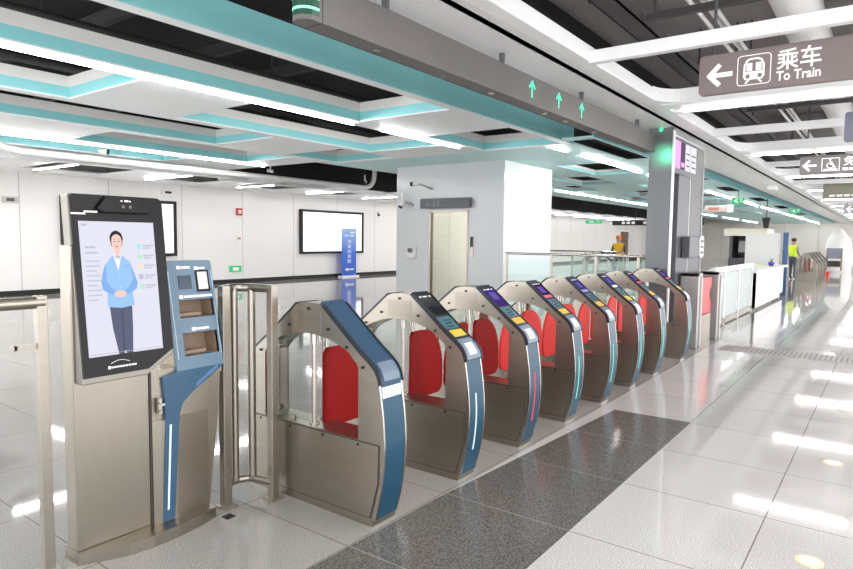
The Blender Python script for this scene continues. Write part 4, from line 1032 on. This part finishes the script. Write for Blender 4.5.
hang_sign('hanging_sign', 'small pale hanging sign with a white arrow, the farthest over the passage', 28.0, 1.5, .6, 2.66, 2.98, mat('sign_pale', (176, 174, 178), 0.4, noise=0.04), lambda m, f: backarrow(m, f, (.1, .16), .22, .06))
def art_blue(m, f): m.add([f(.08, .155, .002), f(.2, .25, .002), f(.32, .155, .002), f(.2, .06, .002)], [(0, 1, 2, 3)])
hang_sign('hanging_sign', 'blue grey hanging sign with a white diamond, under the train sign end', 8.6, .50, -.6, 2.70, 3.03, sign_b, art_blue)

# small signs in the far hall
def exit_sign(label, x, y, z, w_=.45):
    t = thing('exit_sign', label, 'exit sign', (x, y, z))
    WB(t).box(x, x + .06, y - w_ / 2, y + w_ / 2, z, z + .2).build('box', glow('exit_green', (70, 190, 130), .9) if 'exit_green' not in MATS else MATS['exit_green'], t)
    m = WB(t); f = board(x, y + w_ / 2, z)
    s_ = w_ / .45
    stroke(m, f, [(.10 * s_, .1), (.16 * s_, .15), (.10 * s_, .1), (.17 * s_, .1)], .025); disc(m, f, (.21 * s_, .165), .018)
    stroke(m, f, [(.20 * s_, .14), (.18 * s_, .09), (.23 * s_, .06), (.22 * s_, .03)], .028); stroke(m, f, [(.18 * s_, .09), (.15 * s_, .05)], .025); stroke(m, f, [(.32 * s_, .05), (.32 * s_, .17), (.38 * s_, .17), (.38 * s_, .05)], .015)
    m.build('running_figure', letter, t)
    WB(t).cyl((x + .03, y, z + .2), (x + .03, y, 3.2), .01, 8).build('hanger', dark_g, t)
exit_sign('green exit sign under the far teal ceiling, above the grey booth', 22.0, 4.0, 2.76, .36)
exit_sign('green exit sign near the dark slot, toward the far end of the passage', 33.0, 3.6, 2.9, .45)
exit_sign('green exit sign on the low ceiling past the lift shaft', 36.0, 14.3, 2.55, 1.0)
t = thing('hanging_sign', 'beige lit sign with red lettering under the far teal ceiling', 'sign', (24, 5, 2.64))
WB(t).box(24, 24.08, 4.72, 5.42, 2.62, 2.84).build('board', mat('sign_beige', (206, 186, 178), 0.5, noise=0.04), t); WB(t).box(23.98, 24.0, 4.95, 5.3, 2.68, 2.78).build('lettering', mat('lettering_red', (190, 110, 104), 0.5, noise=0.15, nscale=12), t)
WB(t).box(24, 24.1, 4.5, 4.7, 2.60, 2.86).build('white_box', white_p, t); WB(t).cyl((24.04, 5.0, 2.84), (24.04, 5.0, 3.2), .012, 8).build('hanger', dark_g, t)
t = thing('hanging_sign', 'long black hanging sign with white marks on the low ceiling past the lift shaft', 'sign', (38, 13.5, 2.5))
WB(t).box(38, 38.1, 11.2, 13.9, 2.5, 2.8).build('board', blackmat, t)
m_ = WB(t)
for a in (13.2, 12.9, 12.6, 11.9, 11.6, 11.4): m_.box(37.985, 38.0, a - .1, a + .1, 2.58, 2.72)
m_.build('lettering', letter, t); WB(t).cyl((38.05, 12.5, 2.8), (38.05, 12.5, 4.3), .015, 8).build('hanger', dark_g, t)
t = thing('speaker', 'black speaker hanging from the ceiling above the white boards', 'speaker', (27.0, 3.86, 2.0))
WB(t).prism([(3.81, 2.1), (3.95, 2.1), (4.02, 2.5), (3.74, 2.5)], 26.9, 27.1, 'x').build('box', blackmat, t); WB(t).cyl((27, 3.88, 2.5), (27, 3.88, 3.2), .015, 8).build('hanger', blackmat, t)

# doorway on the back wall
dr = MB(); dr.box(49.4, 49.5, 17.38, 17.5, 0, 2.3).box(51.5, 51.6, 17.38, 17.5, 0, 2.3).box(49.4, 51.6, 17.38, 17.5, 2.3, 2.4).box(49.5, 51.5, 17.44, 17.5, 0, 2.3, 1)
struct('door_1', dr, [white_c, mat('door_brown', (112, 96, 82), 0.6, noise=0.1)])

# ------------------------------------------------------------------ back wall things
def lightbox(x0, x1, z0, z1, label):
    t = thing('light_box', label, 'light box', ((x0 + x1) / 2, 17.45, z0))
    f = .09
    WB(t).box(x0, x1, 17.38, 17.5, z0, z0 + f).box(x0, x1, 17.38, 17.5, z1 - f, z1).box(x0, x0 + f, 17.38, 17.5, z0 + f, z1 - f).box(x1 - f, x1, 17.38, 17.5, z0 + f, z1 - f).build('frame', blackmat, t)
    WB(t).box(x0 + f, x1 - f, 17.42, 17.48, z0 + f, z1 - f).build('lit_panel', box_e, t)
lightbox(15.80, 19.18, .93, 2.57, 'bright white light box in black frame on the back wall behind the blue banner')
lightbox(7.55, 10.82, .93, 2.57, 'white light box in black frame on the back wall, mostly hidden by the screen kiosk')
ban_m = bpy.data.materials.new('banner_blue'); ban_m.use_nodes = True
nt = ban_m.node_tree; b_ = nt.nodes['Principled BSDF']; gg = nt.nodes.new('ShaderNodeNewGeometry'); ss_ = nt.nodes.new('ShaderNodeSeparateXYZ'); nt.links.new(gg.outputs['Position'], ss_.inputs[0])
mr = nt.nodes.new('ShaderNodeMapRange'); nt.links.new(ss_.outputs['Z'], mr.inputs[0]); mr.inputs[1].default_value = .1; mr.inputs[2].default_value = 1.9
rp = nt.nodes.new('ShaderNodeValToRGB'); nt.links.new(mr.outputs[0], rp.inputs[0])
rp.color_ramp.elements[0].color = s2l((40, 92, 190)) + (1,); rp.color_ramp.elements[1].color = s2l((150, 186, 232)) + (1,); e_ = rp.color_ramp.elements.new(.45); e_.color = s2l((58, 104, 214)) + (1,)
nt.links.new(rp.outputs[0], b_.inputs['Base Color']); b_.inputs['Roughness'].default_value = .5
t = thing('roll_up_banner', 'blue roll-up banner with white marks standing by the back wall', 'banner', (18.1, 17.15, 0))
WB(t).box(17.68, 18.5, 17.16, 17.18, .06, 1.9).build('cloth', ban_m, t); WB(t).box(17.62, 18.56, 17.05, 17.3, 0, .06).build('base', white_p, t)
WB(t).cyl((18.1, 17.2, .06), (18.1, 17.2, 1.9), .015, 8).build('pole', steel, t)
m_ = WB(t); 
for i in range(5):
    z = 1.33 - .19 * i; 
    for q in range(3): m_.box(18.0, 18.2, 17.152, 17.16, z + .05 * q, z + .05 * q + .022)
    m_.box(18.05 + .03 * (i % 2), 18.075 + .03 * (i % 2), 17.152, 17.16, z - .01, z + .13)
for a, b, c_ in ((17.85, 18.05, 1.6), (18.15, 18.35, 1.6), (18.15, 18.4, 1.72)): m_.box(a, b, 17.152, 17.16, c_, c_ + .06)
m_.prism([(17.85, .30), (18.0, .38), (18.0, .33), (18.36, .33), (18.36, .27), (18.0, .27), (18.0, .22)], 17.152, 17.16, 'y'); m_.build('lettering', mat('banner_white', (232, 238, 248), 0.5, noise=0.01), t)
def wallbit(name, label, cat, x, z, w_, h, m_, extra=None):
    t = thing(name, label, cat, (x, 17.47, z))
    WB(t).box(x - w_ / 2, x + w_ / 2, 17.45, 17.52, z - h / 2, z + h / 2).build('case', m_, t)
    if extra: WB(t).box(x - w_ / 4, x + w_ / 4, 17.44, 17.45, z - h / 4, z + h / 4).build('button', extra, t)
wallbit('fire_alarm', 'small red fire alarm box high on the white back wall', 'alarm', 13.16, 2.36, .22, .24, mat('alarm_red', (206, 60, 54), 0.5, noise=0.03), white_p)
wallbit('alarm_button', 'tiny red call point under the fire alarm box', 'alarm', 13.14, 1.48, .14, .14, white_p, MATS['alarm_red'])
wallbit('wall_exit_sign', 'low green exit sign near the floor of the back wall', 'exit sign', 12.98, .47, .45, .2, MATS['exit_green'], letter)
wallbit('wall_notice', 'tiny black and white notice high on the wall above the kiosk screen', 'notice', 10.6, 2.83, .42, .13, white_p, blackmat)
wallbit('wall_grille', 'pale double vent fitting high on the back wall near the handrail', 'vent', 6.4, 2.38, .35, .16, mat('vent_grey', (196, 192, 188), 0.5, noise=0.05), dark_g)

# ------------------------------------------------------------------ cameras and pipe under the ceiling
def cctv(label, p, d, mount_top=None, wall=False):
    t = thing('security_camera', label, 'camera', p)
    d = Vector(d).normalized(); p = Vector(p)
    WB(t).cyl(tuple(p), tuple(p + d * .17), .042, 12).build('body', white_p, t)
    WB(t).cyl(tuple(p + d * .14), tuple(p + d * .19), .048, 12).build('lens_hood', blackmat, t)
    if mount_top: WB(t).tube([tuple(p + d * .08), (p.x + d.x * .08, p.y + d.y * .08, mount_top)], .022, 8).build('bracket', white_p, t)
    if wall: WB(t).tube([tuple(p), (11.56, p.y - .2, p.z - .12)], .02, 8).build('bracket', steel, t)
pp = MB(); pp.tube(cr([(3.9, 11.5, 3.2), (4.2, 12.2, 3.12), (4.75, 12.75, 3.06), (5.6, 12.9, 3.06), (9, 12.9, 3.06), (13.6, 12.9, 3.06), (14.3, 12.9, 3.07), (14.55, 12.85, 3.2), (14.6, 12.8, 3.5), (14.6, 12.8, 4.25)], 5), .07, 12)
o = pp.build('ceiling_pipe', white_p); tag(o, 'thick white pipe slung under the ceiling in front of the back wall', 'pipe')
cctv('white security camera with black hood on the white pipe, above the kiosk screen', (6.2, 12.62, 3.2), (.9, -.35, -.1), 3.3)
cctv('security camera farther along the white pipe, over the blue ticket unit', (10.35, 12.62, 3.2), (.9, -.35, -.1), 3.4)
cctv('pale security camera hanging at the bent end of the white pipe', (14.0, 12.62, 3.2), (-.8, -.4, -.2), 3.4)
cctv('black and white security camera high on the shaft wall above the lift sign', (11.3, 8.6, 2.78), (-.6, .55, -.1), None, True)
cctv('small white camera on a curved arm at the edge of the shaft wall', (11.42, 9.12, 2.42), (-.3, .3, -.9), 2.6, True)
cctv('small white security camera on the back wall past the light box', (20.0, 17.35, 2.6), (-.3, -.6, -.5), None)
o = MB().box(19.4, 20.0, 2.62, 2.82, 2.99, 3.13).build('ceiling_sensor', white_p, bevel=.01); tag(o, 'small white sensor box under the long white bulkhead over the passage edge', 'sensor box')

# ------------------------------------------------------------------ floor fittings
dm = MB(); dm.box(9.72, 10.3, -7, 1.95, 0, .004, 0)
i = -7.0
while i < 1.9: dm.box(9.76, 10.26, i, i + .02, .004, .006, 1); i += .06
o = dm.build('floor_grate', [mat('grate_grey', (176, 172, 168), 0.5, 0.3, noise=0.08), mat('grate_slot', (130, 126, 122), 0.6, noise=0.05)]); tag(o, 'long pale steel grate set across the passage floor', 'floor grate')
cm = mat('cover_cream', (222, 214, 178), 0.4, noise=0.08, nscale=20)
for x, y, lab in ((3.5, .24, 'round cream floor cover in the first white slab of the passage'), (5.21, .25, 'round cream floor cover in the passage, second from the front'), (6.97, .27, 'round cream floor cover in the passage, third and before the grate')):
    t = thing('floor_cover', lab, 'floor cover', (x, y, 0)); WB(t).cyl((x, y, 0), (x, y, .004), .062, 24).build('disc', cm, t); WB(t).cyl((x, y, .004), (x, y, .005), .045, 24).build('centre', white_p, t)

# ------------------------------------------------------------------ green lamp by the column head, world and camera
l = bpy.data.lights.new('green_lamp_light', 'SPOT'); l.energy = 9; l.color = (.1, 1, .45); l.spot_size = R(70); l.spot_blend = .9; l.shadow_soft_size = .05
o = bpy.data.objects.new('green_lamp_light', l); COL.objects.link(o); o.location = (8.58, 2.58, 2.755); o.rotation_euler = (0, R(-85), 0)
wd = bpy.data.worlds.new('world'); scn.world = wd; wd.use_nodes = True
wd.node_tree.nodes['Background'].inputs[0].default_value = (.97, .985, 1, 1); wd.node_tree.nodes['Background'].inputs[1].default_value = 2.75

cam = bpy.data.cameras.new('camera'); co = bpy.data.objects.new('camera', cam); COL.objects.link(co)
yaw, pitch, roll = R(36.43), R(4.187), R(.698)
fwd = Vector((math.cos(yaw) * math.cos(pitch), math.sin(yaw) * math.cos(pitch), -math.sin(pitch)))
right = Vector((math.sin(yaw), -math.cos(yaw), 0)); up = right.cross(fwd)
r2 = math.cos(roll) * right + math.sin(roll) * up; u2 = -math.sin(roll) * right + math.cos(roll) * up
M = Matrix((r2, u2, -fwd)).transposed().to_4x4(); M.translation = (0, 0, 1.55)
co.matrix_world = M
cam.sensor_fit = 'HORIZONTAL'; cam.sensor_width = 36.0; cam.lens = 627.7 / 853 * 36; cam.clip_start = .02; cam.clip_end = 300
scn.camera = co
scn.view_settings.view_transform = 'Standard'; scn.view_settings.look = 'None'; scn.view_settings.gamma = 1; scn.view_settings.use_curve_mapping = False
scn.view_settings.exposure = 0.38
scn.cycles.max_bounces = 8; scn.cycles.transparent_max_bounces = 16
